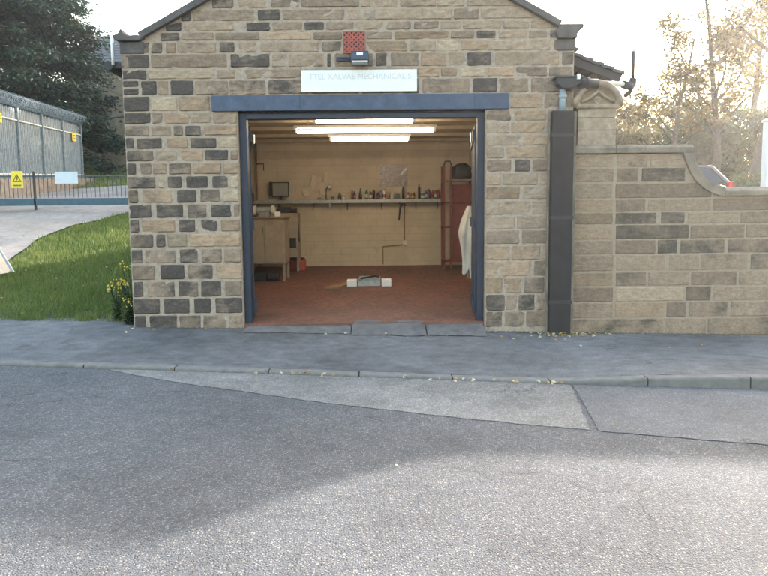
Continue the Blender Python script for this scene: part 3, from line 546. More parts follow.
# interior lining
m=MB(); m.box(-2.872,-2.85,.41,7.04,.0,3.26); m.box(2.15,2.172,.41,7.04,.0,3.26)
m.box(-2.85,-1.81,.402,.42,0,3.26); m.box(1.44,2.15,.402,.42,0,3.26); m.box(-1.81,1.44,.402,.42,2.9,3.26)
m.box(-2.872,2.172,7.04,7.099,0,3.26); P(m,'inner_wall',M['inner'],G)
m=MB(); m.box(-2.87,2.17,.4,7.1,3.262,3.30)
for y in (1.2,2.3,3.4,4.5,5.6,6.6): m.box(-2.85,2.15,y,y+.07,3.2,3.2615)
P(m,'ceiling',M['plain_ceiling'],G)
def zfl(y): return .10+.27*max(0,y)/7.0
m=MB(); m.grid(lambda u,v:(-2.87+5.04*u if v>.06 else -1.80+3.23*u,.0+7.1*v,zfl(7.1*v)+.003*noise.noise(Vector((u*9,v*9,0)))),20,34)
m.poly([(-1.80,0,.1),(1.43,0,.1),(1.43,0,-.1),(-1.80,0,-.1)]); P(m,'floor',M['floor'],G)
# lintel beam
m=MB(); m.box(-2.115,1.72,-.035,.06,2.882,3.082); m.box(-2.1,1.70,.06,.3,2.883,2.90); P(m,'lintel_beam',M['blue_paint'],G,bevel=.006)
for xj in (-.98,1.27):
    m=MB(); m.box(xj,xj+.008,-.037,-.0355,2.89,3.075); P(m,'beam_joint',M['navy_paint'],G)
# door frame: posts and head
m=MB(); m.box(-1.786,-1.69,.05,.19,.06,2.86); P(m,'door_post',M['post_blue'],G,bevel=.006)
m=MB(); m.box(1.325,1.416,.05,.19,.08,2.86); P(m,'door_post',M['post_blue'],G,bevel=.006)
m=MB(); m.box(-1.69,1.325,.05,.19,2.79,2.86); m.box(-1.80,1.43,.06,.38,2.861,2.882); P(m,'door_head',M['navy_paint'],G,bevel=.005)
# door leaves folded back into the garage
def leaf(xa,ya,xb,yb,glint):
    d=Vector((xb-xa,yb-ya,0)); L=d.length; d.normalize(); n=Vector((-d.y,d.x,0))
    mt=Matrix(((d.x,n.x,0,xa),(d.y,n.y,0,ya),(0,0,1,0),(0,0,0,1)))
    m=MB(); k=0; wd=L/10
    for k in range(10): m.box(k*wd+.004,(k+1)*wd-.004,-.02,.02,.17,2.72,mt)
    m.box(0,L,-.016,.016,.165,2.725,mt)
    dl=P(m,'door_leaf',M['navy_paint'],G)
    s=1 if glint>0 else -1
    for z0,z1 in ((.22,.36),(1.35,1.49),(2.52,2.66)):
        m=MB(); m.box(.02,L-.02,.021*s,.045*s,z0,z1,mt); P(m,'ledge',M['navy_paint'],dl)
    for z0 in (.4,2.45):
        m=MB(); m.box(.0,.36,.046*s,.056*s,z0,z0+.05,mt); P(m,'hinge',M['black'],dl)
    m=MB(); m.tube([mt@Vector((.05,.07*s,2.50)),mt@Vector((.05,.07*s,2.62))],.014); P(m,'bolt',M['chrome'],dl)
leaf(-1.70,.24,-1.99,1.72,-1); leaf(1.335,.24,1.50,1.72,1)
# vent: pierced terracotta air brick
m=MB(); m.box(-.405,-.135,-.012,.02,3.60,3.862); av=P(m,'air_brick',M['black'],G)
m=MB()
nxv,nzv=9,9; dx=.27/nxv; dz=.262/nzv
for i in range(nxv+1): m.box(-.405+i*dx-.005,-.405+i*dx+.005,-.026,-.011,3.60,3.862)
for j in range(nzv+1): m.box(-.408,-.132,-.0245,-.012,3.60+j*dz-.005,3.60+j*dz+.005)
for i in range(nxv):
    for j in range(nzv):
        if (i+j)%2==0: m.box(-.405+i*dx+.004,-.405+(i+1)*dx-.004,-.022,-.013,3.60+j*dz+.004,3.60+(j+1)*dz-.004)
P(m,'pierced_face',M['brick_red'],av)
# straps round the pipe casing
for zs_ in (.35,1.45,2.5):
    m=MB(); m.box(2.236,2.534,-.196,-.18,zs_,zs_+.045); m.box(2.236,2.244,-.18,-.02,zs_,zs_+.045); P(m,'casing_strap',M['black'],G,bevel=.003)
# rainwater goods on the right corner
m=MB(); m.tube([(2.405,-.06,3.14),(2.40,-.06,2.80)],.042,14); m.tube([(2.405,-.06,3.05),(2.404,-.06,3.0)],.052,14); P(m,'downpipe',M['pale_blue'],G,smooth=True)
m=MB(); m.prism([(2.245,-.10),(2.525,-.10),(2.525,.0-.02),(2.525,2.83),(2.245,2.83)],-.19,-.016)
cs=P(m,'pipe_casing',M['casing'],G,bevel=.008)
m=MB(); m.box(2.528,2.575,-.12,-.016,-.1,2.83); m.box(2.225,2.243,-.10,-.016,-.1,2.83); P(m,'casing_edge',M['offwhite'] if False else M['coping'],cs,bevel=.004)
m=MB(); m.prism([(2.29,3.24),(2.62,3.24),(2.60,3.17),(2.50,3.11),(2.38,3.11),(2.31,3.17)],-.17,-.02); m.box(2.27,2.64,-.185,-.015,3.235,3.262); P(m,'hopper_head',M['black_paint'],G,bevel=.006)
m=MB(); m.tube([(2.60,-.06,3.19),(2.86,-.03,3.19)],.062,14); m.tube([(2.70,-.05,3.19),(2.74,-.05,3.19)],.078,14); P(m,'overflow_pipe',M['black_paint'],G,smooth=True)
m=MB(); m.box(2.55,2.59,-.20,-.17,3.22,3.28); P(m,'pipe_clip',M['white'],G)
# left eaves: gutter end and white pipe
m=MB(); m.tube([(-3.47,.12,3.50),(-3.47,7.5,3.46)],.06,12); m.box(-3.46,-3.30,.13,.2,3.47,3.53); P(m,'gutter',M['black_paint'],G,smooth=False)
m=MB(); m.tube([(-3.40,.10,3.86),(-3.40,.10,3.50)],.02,8); P(m,'white_pipe',M['white'],G,smooth=True)
m=MB(); m.tube([(-3.45,.04,2.82),(-3.25,.04,2.84)],.012,6); P(m,'cable_bracket',M['black'],G)

# sign over the beam
S=empty('shop_sign',(-.21,-.02,3.25),'white sign board with faint lettering above the blue beam','sign')
m=MB(); m.box(-.955,.53,-.045,-.022,3.112,3.385); P(m,'sign_board',M['white'],S,bevel=.003)
for xj in (-.945,.465):
    m=MB(); m.box(xj,xj+.055,-.021,.0,3.10,3.39); P(m,'batten',M['coping'],S)
M['faint']=mat('faint_lettering',(.60,.605,.60),.6,.02,5)
def text(s,x,y,z,size,mt,parent,name='lettering',rot=(PI/2,0,0),align='CENTER',ext=.001):
    cu=bpy.data.curves.new(name,'FONT'); cu.body=s; cu.size=size; cu.extrude=ext; cu.align_x=align; cu.align_y='CENTER'
    to=bpy.data.objects.new('tmp',cu); col.objects.link(to); bpy.context.view_layer.update()
    me=bpy.data.meshes.new_from_object(to.evaluated_get(bpy.context.evaluated_depsgraph_get())); me.name=name
    bpy.data.objects.remove(to); o=bpy.data.objects.new(name,me); col.objects.link(o); me.materials.clear(); me.materials.append(mt)
    l=Vector((0,0,0)); q=parent
    while q is not None: l+=q.location; q=q.parent
    o.parent=parent; o.location=Vector((x,y,z))-l; o.rotation_euler=rot; return o
text('TTEL XALVAE MECHANICAL S',-.2,-.0465,3.30,.098,M['faint'],S)
# floodlight
F=empty('floodlight',(-.2,-.02,3.52),'small dark blue floodlight under the red air brick','floodlight')
M['flood_body']=mat('flood_body',(.03,.05,.09),.4,.15,9)
m=MB(); m.prism([(-.20,3.42),(-.03,3.46),(-.03,3.585),(-.14,3.60),(-.20,3.55)],-.305,-.095,axis='x') if False else m.prism([(-.21,3.47),(-.05,3.46),(-.03,3.50),(-.03,3.58),(-.15,3.595),(-.21,3.56)],-.305,-.085,axis='x'); fb=P(m,'housing',M['flood_body'],F,bevel=.01)
M['led']=mat('lens_reflector',(.75,.82,.9),.15,.02,5)
m=MB(); m.box(-.235,-.155,-.216,-.209,3.525,3.56); P(m,'lens',M['led'],fb,bevel=.003)  # pale square imitates a bright reflection on the floodlight glass
m=MB(); m.box(-.295,-.095,-.225,-.05,3.447,3.459); P(m,'visor',M['offwhite'],F)
m=MB(); m.box(-.21,-.18,-.06,-.0,3.50,3.54); m.tube([(-.30,-.03,3.52),(-.47,-.025,3.53)],.014,8); m.box(-.50,-.30,-.035,-.015,3.50,3.545); P(m,'bracket',M['navy_paint'],F)

# ---------------------------------------------------------------- boundary wall
B=empty('boundary_wall',(2.6,0,-.1),'dressed sandstone boundary wall with stone coping that swoops down to a lower run','wall')
SW=[(4.06,2.29),(4.085,2.18),(4.13,2.06),(4.20,1.95),(4.29,1.87),(4.40,1.80),(4.55,1.745)]
def wtop(x):
    if x<4.06: return 2.29
    return interp(x,SW)
def prof(x0,x1): return [(x0,-.5)]+[(x1,-.5)]+[(x1,wtop(x1))]+[(x,z) for x,z in reversed(SW) if x0<x<x1]+[(x0,wtop(x0))]
m=MB(); m.prism(prof(2.578,14.0),0,.34); bw=P(m,'masonry',M['mortar_tan'],B)
m=MB(); wc=lambda u:wtop(u)-.004
for (a_,b_,c_,d_,s_,t_) in BWALL: 
    if a_>4.0 and d_>2.1: continue
    if b_>4.06 and c_>2.05: b_=4.10
    stone(m,(0,0,0),(1,0,0),(0,-1,0),a_ if a_>2.7 else 2.582,b_,c_,d_,s_,t_,rs,prot=.006,gap=.0035,rough=.004,clampf=wc,corner=.05)
W=sorted(set([q for a in BWALL for q in (a[2],a[3])]))
xend=max(b[1] for b in BWALL)
for c0,c1 in zip(W,W[1:]):
    if c0>1.75 or c1-c0<.1: continue
    x=[b[1] for b in BWALL if abs(b[2]-c0)<.01][-1]
    while x<14:
        L=rs.uniform(.4,.9); stone(m,(0,0,0),(1,0,0),(0,-1,0),x,min(14,x+L),c0,min(c1,1.745),rs.choice([.1,.15,.3,.5,.8]),0,rs,prot=.006,gap=.0035,rough=.004,clampf=wc,corner=.05); x+=L
P(m,'stonework',M['ashlar'],bw)
m=MB()
for xa,xb in ((2.54,3.12),(3.128,4.13)):
    m.prism([(-.05,2.30),(.39,2.30),(.40,2.36),(.36,2.405),(-.02,2.405),(-.06,2.37)],xa,xb,axis='x')
P(m,'coping',M['coping'],B,bevel=.008)
m=MB()   # curved coping, swept along the swoop
path=[(4.075,2.30),(4.10,2.18),(4.15,2.07),(4.22,1.965),(4.31,1.885),(4.42,1.82),(4.56,1.775)]
out=[]; inn=[]
for i,(x,z) in enumerate(path):
    a0=path[max(0,i-1)];a1=path[min(len(path)-1,i+1)]; t=Vector((a1[0]-a0[0],a1[1]-a0[1])).normalized(); n=Vector((-t.y,t.x))
    if n.x<0 and n.y<0: n=-n
    out.append((x+n.x*.07,z+n.y*.07)); inn.append((x-n.x*.05,z-n.y*.05))
out[0]=(4.145,2.298); out[-1]=(4.57,1.845); inn[-1]=(4.57,1.725); inn[0]=(4.0,2.298)
for i in range(len(path)-1): m.prism([inn[i],inn[i+1],out[i+1],out[i]],-.05,.39)
P(m,'curved_coping',M['coping'],B)
m=MB(); x=4.573
while x<14:
    m.prism([(-.05,1.732),(.39,1.732),(.40,1.79),(.35,1.845),(-.0,1.85),(-.06,1.80)],x,x+.93,axis='x'); x+=.936
P(m,'coping',M['coping'],B,bevel=.01)

# carved pillar standing on the wall
Q=empty('carved_pillar',(2.88,.2,2.405),'carved stone pillar with a scrolled cap standing on the boundary wall beside the garage','pillar')
m=MB()
for z0,z1 in ((2.406,2.60),(2.603,2.76),(2.763,2.885)): m.box(2.625,3.125,.0,.42,z0,z1)
P(m,'shaft',M['carved'],Q,bevel=.008)
m=MB()
arch=[(2.585,2.887),(3.165,2.887),(3.19,2.93),(3.18,3.02),(3.14,3.09),(3.07,3.15),(2.98,3.195),(2.88,3.21),(2.78,3.19),(2.69,3.145),(2.62,3.08),(2.58,3.0),(2.57,2.93)]
m.prism(arch,.03,.40); cap=P(m,'cap',M['carved'],Q,bevel=.012)
def arc_tube(pts,r,seg=8): 
    mm=MB(); mm.tube(pts,r,seg); return mm
m=arc_tube([(2.575,.0,2.92),(2.585,-.02,2.98),(2.64,-.03,3.07),(2.72,-.03,3.14),(2.80,-.03,3.185),(2.88,-.03,3.20),(2.96,-.03,3.185),(3.05,-.03,3.14),(3.12,-.03,3.07),(3.17,-.02,2.98),(3.18,0,2.92)],.042); 
m.tube([(2.60,0,2.91),(3.16,0,2.91)],.035); m.tube([(2.67,.0,2.97),(2.78,-.01,3.02),(2.88,-.01,3.10),(2.98,-.01,3.02),(3.09,.0,2.97)],.02)
for sx in (2.60,3.16):
    m.lathe([(.0,-.05),(.05,-.04),(.07,0),(.05,.05),(0,.055)],12,(sx,.03,2.94)); m.tube([(sx,.0,2.95),(sx,.40,2.95)],.06,10)
P(m,'moulding',M['carved'],cap,smooth=True)
m=MB()
for k in range(7):
    a_=k*2*PI/7; m.lathe([(.0,-.02),(.022,-.012),(.026,0),(.02,.014),(0,.02)],8,(2.88+.035*math.cos(a_),.015,2.985+.035*math.sin(a_)))
m.lathe([(.0,-.02),(.02,0),(0,.02)],8,(2.88,.0,2.985)); P(m,'rosette',M['carved'],cap,smooth=True)

# lean-to behind the pillar
L_=empty('lean_to',(2.6,.6,0),'small stone lean-to with a sloping slate roof against the garage flank','building')
m=MB(); m.prism([(2.575,-.2),(3.10,-.2),(3.10,3.34),(2.575,3.55)],.75,4.6); P(m,'wall',M['dark_stone'],L_)
m=MB()
for k in range(6):
    t0,t1=k/6,(k+1)/6; xa,xb=3.42-.86*t0,3.42-.86*t1; za,zb=3.44+.33*t0,3.44+.33*t1
    m.prism([(xa,za+.03),(xb-.03,zb+.012),(xb-.03,zb-.03),(xa,za-.01)],.55,4.7)
P(m,'roof',M['slate'],L_)
m=MB(); m.prism([(3.40,3.43),(2.57,3.74),(2.57,3.60),(3.36,3.33)],.58,.64); P(m,'bargeboard',M['black_paint'],L_)
m=MB(); m.tube([(2.93,.45,3.30),(3.42,.45,3.265)],.032,12); P(m,'waste_pipe',M['offwhite'],L_,smooth=True)
m=MB(); m.tube([(3.36,.45,3.27),(3.47,.5,3.25),(3.52,.55,3.26),(3.54,.55,3.36)],.055,12); m.tube([(3.52,.5,3.26),(3.47,.5,3.17),(3.40,.48,3.12)],.03,8); P(m,'pipe_elbow',M['black_paint'],L_,smooth=True)
m=MB(); m.tube([(3.53,.55,3.33),(3.53,.55,3.72)],.024,10); fl=P(m,'vent_pipe',M['black_paint'],L_,smooth=True)
m=MB(); m.tube([(3.53,.55,3.72),(3.53,.55,3.79)],.02,10); P(m,'pipe_tip',M['white'],fl,smooth=True)
# ---------------------------------------------------------------- inside the garage
def fluor(x0,x1,y,label,twin=False):
    t=empty('ceiling_light',((x0+x1)/2,y,3.10),label,'ceiling light','fluorescent lights under the garage ceiling')
    m=MB(); m.box(x0-.05,x1+.05,y-.045,y+.045,3.03,3.075); m.box(x0-.03,x0+.01,y-.02,y+.02,2.95,3.03); m.box(x1-.01,x1+.03,y-.02,y+.02,2.95,3.03)
    P(m,'fitting',M['offwhite'],t,bevel=.004)
    m=MB(); m.tube([(x0+.01,y,2.975),(x1-.01,y,2.975)],.028,12); P(m,'tube',M['tube'],t,smooth=True)
    for xh in (x0+.2,x1-.2):
        m=MB(); m.tube([(xh,y,3.07),(xh,y,3.26)],.008,6); P(m,'hanger',M['steel'],t)
fluor(-.93,.57,1.7,'lit fluorescent tube hanging nearest the doorway')
fluor(-1.36,.99,2.9,'longest lit fluorescent tube, in the middle of the ceiling row')
fluor(-.86,.61,4.2,'lit fluorescent tube farthest back in the garage')
m=MB(); m.box(-1.17,.76,1.60,1.66,3.08,3.12); tag(m.build('conduit_rail',M['offwhite']),'pale metal rail above the nearest fluorescent tube','rail')
# shelf
t=empty('wall_shelf',(-.67,6.9,1.9),'long grey shelf across the back wall of the garage','shelf')
m=MB(); m.box(-2.84,1.52,6.74,7.035,1.885,1.905); P(m,'board',M['steel'],t)
m=MB(); m.box(-2.84,1.52,6.725,6.739,1.835,1.91); P(m,'edge_strip',M['steel'],t)
for x in (-2.3,-1.5,-.7,.1,.9,1.4):
    m=MB(); m.prism([(6.76,1.884),(7.035,1.884),(7.035,1.68),(7.01,1.68),(7.01,1.86),(6.76,1.868)],x,x+.02,axis='x'); P(m,'bracket',M['black'],t)
# bottles and tins
def bot(prof,cm,capm,capz,capr,caph,cmname):
    m=MB(); m.lathe(prof,12); c=m.build('bottle',cm,smooth=True)
    m=MB(); m.lathe([(capr,0),(capr,caph)],10,(0,0,capz)); k=m.build('cap',capm,c); return c
cols={'dark':(.02,.02,.025),'green':(.05,.13,.06),'white':(.6,.6,.56),'brown':(.14,.06,.03),'blue':(.05,.10,.22),'red':(.34,.05,.04),'amber':(.3,.14,.04),'grey':(.2,.2,.19),'yellow':(.5,.38,.06)}
for k,c in cols.items(): M['b_'+k]=mat(k+'_bottle_plastic',c,.35,.1,20)
specs=[(-.86,'green','dark','flask',.17),(-.77,'yellow','white','jar',.14),(-.57,'grey','dark','spray',.22),(-.52,'dark','red','flask',.20),(-.38,'dark','dark','taper',.27),(-.24,'green','white','flask',.25),(-.14,'brown','white','flask',.21),(-.07,'dark','yellow','spray',.26),
(.03,'dark','red','flask',.19),(.10,'grey','blue','can',.22),(.17,'white','red','can',.24),(.28,'amber','dark','taper',.17),(.35,'white','dark','taper',.20),(.47,'dark','grey','box',.15),(.61,'dark','dark','spray',.30),(.72,'red','white','flask',.19),(.83,'brown','yellow','jar',.16),(.98,'dark','green','spray',.34),
(1.06,'green','white','jar',.16),(1.13,'blue','white','flask',.22),(1.20,'blue','red','can',.24),(1.29,'red','dark','flask',.20),(1.36,'brown','white','can',.22),(1.43,'red','yellow','spray',.25),(-1.02,'dark','grey','jar',.08),(-1.32,'brown','white','jar',.07)]
shape={'flask':'squat handled bottle','jar':'short wide jar','spray':'slim spray can','taper':'tapering oil bottle','can':'straight-sided tin','box':'boxy can'}
seen={}
for i,(x,c,cc,k,h) in enumerate(specs):
    r={'flask':.036,'jar':.048,'spray':.028,'taper':.038,'can':.034,'box':.06}[k]
    m=MB()
    if k=='flask': m.lathe([(r*.95,0),(r,.01),(r,h*.62),(r*.85,h*.72),(r*.35,h*.82),(r*.33,h*.9)],12)
    elif k=='jar': m.lathe([(r*.95,0),(r,.01),(r,h*.75),(r*.9,h*.85)],14)
    elif k=='spray': m.lathe([(r,0),(r,h*.78),(r*.6,h*.84),(r*.4,h*.86)],12)
    elif k=='taper': m.lathe([(r,0),(r*1.02,h*.35),(r*.35,h*.8),(r*.25,h*.92)],12)
    elif k=='can': m.lathe([(r*.97,0),(r,.006),(r,h*.9),(r*.92,h*.92)],14)
    else: m.box(-r,r,-.04,.04,0,h*.85); m.box(-r*.4,r*.4,-.02,.02,h*.85,h*.9)
    o=m.build('bottle',M['b_'+c],smooth=(k!='box')); o.location=(x,6.87+.03*((i*7)%3-1),1.906)
    m=MB(); cr={'flask':.4,'jar':.98,'spray':.62,'taper':.3,'can':.5,'box':.35}[k]*r; z0={'flask':.9,'jar':.85,'spray':.86,'taper':.92,'can':.92,'box':.9}[k]*h
    m.lathe([(cr,0),(cr,h-z0)],10,(0,0,z0)); m.build('cap',M['b_'+cc],o)
    if k in('flask','can','jar'):
        m=MB(); m.lathe([(r*1.015,h*.2),(r*1.02,h*.52)],14); m.build('wrapper',M['b_'+cc],o)
    left='the leftmost' if i==24 else None
    pos='%s %s with a %s top on the back shelf'%({'dark':'black'}.get(c,c),shape[k],{'dark':'black'}.get(cc,cc))
    if (c,cc,k) in seen: pos=pos+', towards the red rack'
    seen[(c,cc,k)]=1
    tag(o,pos,'bottle','bottles and tins along the back shelf')
# spike lamp on the shelf
t=empty('desk_lamp',(-1.17,6.88,1.906),'thin-stemmed lamp with a small white head on the shelf','lamp')
m=MB(); m.lathe([(.07,0),(.07,.015),(.012,.02),(.008,.26)],12,(-1.17,6.88,1.906)); m.tube([(-1.17,6.88,2.15),(-1.10,6.84,2.24)],.008,6); P(m,'stem',M['black'],t,smooth=True)
m=MB(); m.tube([(-1.11,6.85,2.25),(-1.07,6.80,2.18)],[.02,.05],12); P(m,'lamp_head',M['white'],t,smooth=True)
# monitor
t=empty('computer_monitor',(-2.22,6.85,1.906),'small flat monitor with black frame at the left end of the shelf','monitor')
m=MB(); m.box(-2.42,-2.02,6.84,6.88,1.99,2.33); m.box(-2.48,-2.41,6.87,6.95,2.02,2.34); P(m,'casing',M['black'],t,bevel=.006)
M['screen']=mat('grey_screen',(.27,.28,.25),.25,.08,4)
m=MB(); m.box(-2.395,-2.045,6.836,6.841,2.02,2.305); P(m,'screen',M['screen'],t)
m=MB(); m.box(-2.25,-2.19,6.86,6.89,1.92,2.0); m.box(-2.32,-2.12,6.80,6.95,1.906,1.925); P(m,'stand',M['black'],t)
# poster with photographic clutter (plain abstract picture)
def poster_mat():
    t=NT('poster_print'); v=t.co(); n=t.vor(v,14); n2=t.noise(v,16,6,.7)
    c=t.ramp(n2,[(.3,(.05,.045,.045)),(.5,(.22,.17,.16)),(.65,(.42,.36,.33))]); t.col(c); t.set(Roughness=.35); return t.m
M['poster']=poster_mat()
t=empty('wall_poster',(.39,7.03,2.45),'grey-brown printed poster with a pale diagonal flash on the back wall','poster')
m=MB(); m.box(.06,.72,7.028,7.036,2.21,2.71); P(m,'print',M['poster'],t)
m=MB(); m.prism([(.70,2.66),(.70,2.60),(.58,2.47),(.53,2.48)],7.022,7.027); P(m,'pale_flash',M['white'],t)
# sheets of paper on the wall
t=empty('pinned_papers',(-1.35,7.03,2.2),'curled sheets of paper pinned in a fan on the back wall above the shelf','papers')
M['paper']=mat('paper',(.58,.50,.38),.6,.1,6)
for (x,z,w_,h_,a_) in ((-1.60,2.12,.25,.18,.3),(-1.42,2.30,.22,.34,-.25),(-1.22,2.18,.22,.3,.15),(-1.12,2.42,.2,.26,-.1)):
    m=MB(); m.grid(lambda u,v:(x+(u-.5)*w_*math.cos(a_)-(v-.5)*h_*math.sin(a_),7.034-.02-.03*abs(u-.5)-.02*v*v,z+(u-.5)*w_*math.sin(a_)+(v-.5)*h_*math.cos(a_)),6,4); P(m,'paper_sheet',M['paper'],t)
# conduit and socket
t=empty('wall_socket',(.65,7.03,.9),'socket box with thin cable conduits running down the back wall','socket')
m=MB(); m.box(.60,.70,6.99,7.036,.84,.96); P(m,'socket_box',M['offwhite'],t,bevel=.005)
m=MB(); m.tube([(.64,7.02,1.84),(.64,7.02,.96)],.011,6); m.tube([(.60,7.02,.86),(.13,7.02,.82),(.13,7.02,.40)],.013,6); P(m,'conduit',M['wood'],t)
t=empty('hanging_tool',(.52,6.72,1.8),'black tyre lever hanging from the shelf edge','tool')
m=MB(); m.tube([(.60,6.71,1.80),(.56,6.70,1.80),(.53,6.70,1.70),(.50,6.70,1.42)],[.02,.03,.022,.016],8); P(m,'shaft',M['black'],t)
m=MB(); m.tube([(.50,6.70,1.82),(.66,6.70,1.77)],.018,8); P(m,'head',M['black'],t)
t=empty('small_hook',(-.75,6.73,1.8),'small white-tipped clamp clipped under the shelf','clamp')
m=MB(); m.tube([(-1.08,6.72,1.84),(-1.08,6.72,1.74)],.03,8); m.tube([(-.95,6.71,1.77),(-.80,6.71,1.79)],.012,6); P(m,'clamp_body',M['steel'],t)
# bench cabinet at the left
t=empty('bench_cabinet',(-2.3,4.6,.23),'beige steel cabinet on short legs near the left wall','cabinet')
z0=.62;m=MB(); m.box(-2.60,-1.80,4.30,4.98,z0,1.50); P(m,'carcass',M['beige'],t,bevel=.01)
m=MB(); m.box(-2.58,-2.20,4.288,4.30,.65,1.46); P(m,'door',M['beige'],t,bevel=.004)
m=MB(); m.box(-2.19,-1.83,4.288,4.30,.65,1.46); P(m,'door',M['beige'],t,bevel=.004)
m=MB(); m.box(-2.66,-1.76,4.26,5.02,1.50,1.535); P(m,'worktop',M['wood'],t,bevel=.004)
for (x,y) in ((-2.58,4.33),(-1.86,4.33),(-2.58,4.93),(-1.86,4.93)):
    m=MB(); m.box(x,x+.05,y,y+.04,zfl(y)-.01,.62); P(m,'leg',M['beige'],t)
m=MB(); m.tube([(-2.22,4.27,1.2),(-2.22,4.27,1.32)],.01,6); P(m,'handle',M['chrome'],t)
# vice/grinder on the cabinet
t=empty('bench_grinder',(-2.2,4.6,1.535),'bench grinder with pale guards on top of the beige cabinet','grinder')
m=MB(); m.tube([(-2.38,4.6,1.66),(-2.08,4.6,1.66)],.07,14); m.box(-2.33,-2.13,4.53,4.67,1.536,1.62); P(m,'motor',M['steel'],t,smooth=False)
for x in (-2.42,-2.06):
    m=MB(); m.tube([(x-.025,4.6,1.66),(x+.025,4.6,1.66)],.095,16); P(m,'wheel_guard',M['offwhite'],t)
m=MB(); m.box(-2.0,-1.9,4.4,4.5,1.536,1.63); P(m,'white_tin',M['white'],empty('small_tin',(-1.95,4.45,1.536),'small white tin on the right corner of the beige cabinet','tin'),bevel=.005)
t=empty('soldering_stand',(-2.5,4.75,1.536),'tall dark drill stand at the back of the beige cabinet','drill stand')
m=MB(); m.tube([(-2.52,4.8,1.536),(-2.52,4.8,2.12)],.018,8); m.box(-2.60,-2.44,4.7,4.9,1.536,1.56); P(m,'column',M['black'],t)
m=MB(); m.box(-2.57,-2.47,4.62,4.84,1.84,2.0); m.tube([(-2.52,4.66,1.84),(-2.52,4.66,1.72)],.014,8); P(m,'drill_head',M['black'],t,bevel=.01)
# black clutter beneath the cabinet
t=empty('rubber_mat_roll',(-2.3,4.6,.25),'dark crates pushed under the beige cabinet','crate')
m=MB(); m.box(-2.5,-2.2,4.4,4.8,zfl(4.6),.44); P(m,'crate_body',M['black'],t,bevel=.01)
m=MB(); m.tube([(-2.16,4.4,.36),(-1.95,4.4,.36)],.1,14); P(m,'drum',M['black'],t)
# second unit: lathe / compressor cupboard
t=empty('machine_stand',(-1.95,5.9,.33),'open-fronted machine stand behind the beige cabinet','machine')
m=MB(); m.box(-2.35,-1.72,5.8,5.84,.66,1.60); m.box(-2.35,-2.3,5.84,6.3,.66,1.60); m.box(-1.76,-1.72,5.84,6.3,.35,1.60); m.box(-2.35,-1.72,5.84,6.3,1.58,1.61); P(m,'frame',M['beige'],t,bevel=.004)
m=MB(); m.box(-1.90,-1.76,5.79,5.799,.86,1.08); P(m,'opening',M['black'],t)  # flat black plate stands in for the shade inside an opening
m=MB(); m.tube([(-2.2,6.0,1.66),(-1.75,6.0,1.66)],.05,12); m.box(-2.1,-1.9,5.9,6.1,1.61,1.75); m.tube([(-1.76,5.95,1.62),(-1.72,5.92,1.0)],.03,8); P(m,'motor',M['black'],t)
t=empty('red_toolbox',(-1.82,6.35,.34),'red metal toolbox on the floor by the back wall','toolbox')
m=MB(); m.box(-2.02,-1.63,6.25,6.5,zfl(6.3),.56); P(m,'box',M['red'],t,bevel=.008)
m=MB(); m.prism([(-2.02,.562),(-1.63,.562),(-1.68,.62),(-1.97,.62)],6.25,6.5); P(m,'lid',M['black'],t)
m=MB(); m.tube([(-1.9,6.37,.62),(-1.9,6.37,.66),(-1.75,6.37,.66),(-1.75,6.37,.62)],.01,6); P(m,'handle',M['chrome'],t)
# service pipe in the left back corner
m=MB(); m.tube([(-2.78,6.98,3.24),(-2.78,6.98,.4)],.022,8); tag(m.build('corner_pipe',M['wood'],smooth=True),'thin brown pipe running down the left back corner','pipe')
m=MB(); m.tube([(-2.77,6.9,2.75),(-2.6,6.9,2.75),(-2.6,6.9,2.6)],.012,6); tag(m.build('pipe_bracket',M['black']),'short bent conduit near the left back corner pipe','conduit')
# pit tray and blocks in the floor
t=empty('drip_tray',(-.16,3.75,zfl(3.7)),'shallow grey metal drip tray on the red floor between two pale blocks','tray')
zf_=zfl(3.6)
m=MB(); m.box(-.36,.05,3.55,4.1,zf_,zf_+.012); m.box(-.36,.05,3.55,3.565,zf_+.012,zf_+.10); m.box(-.36,.05,4.085,4.1,zf_+.012,zf_+.14); m.box(-.36,-.345,3.565,4.085,zf_+.012,zf_+.12); m.box(.035,.05,3.565,4.085,zf_+.012,zf_+.12); P(m,'tray',M['steel'],t)
m=MB(); m.tube([(-.30,3.7,zf_+.13),(-.05,3.95,zf_+.15),(.02,3.8,zf_+.15)],.018,8); P(m,'rod',M['black'],t)
m=MB(); m.box(-.57,-.385,3.5,3.75,zf_-.005,zf_+.12); tag(m.build('pale_block',M['white'],bevel=.012),'chipped white block on the floor, left of the drip tray','block','white blocks beside the drip tray')
m=MB(); m.box(.07,.25,3.45,3.75,zf_-.005,zf_+.13); tag(m.build('pale_block',M['white'],bevel=.012),'white block on the floor, right of the drip tray','block','white blocks beside the drip tray')
m=MB(); m.prism([(-.95,3.2),(-.70,3.2),(-.42,4.35),(-.55,4.4)],zf_-.012,zf_+.02,axis='z'); m.box(-.62,.30,4.3,4.42,zf_,zf_+.035); tag(m.build('pit_board',M['wood']),'dark boards lying round the inspection pit','boards')
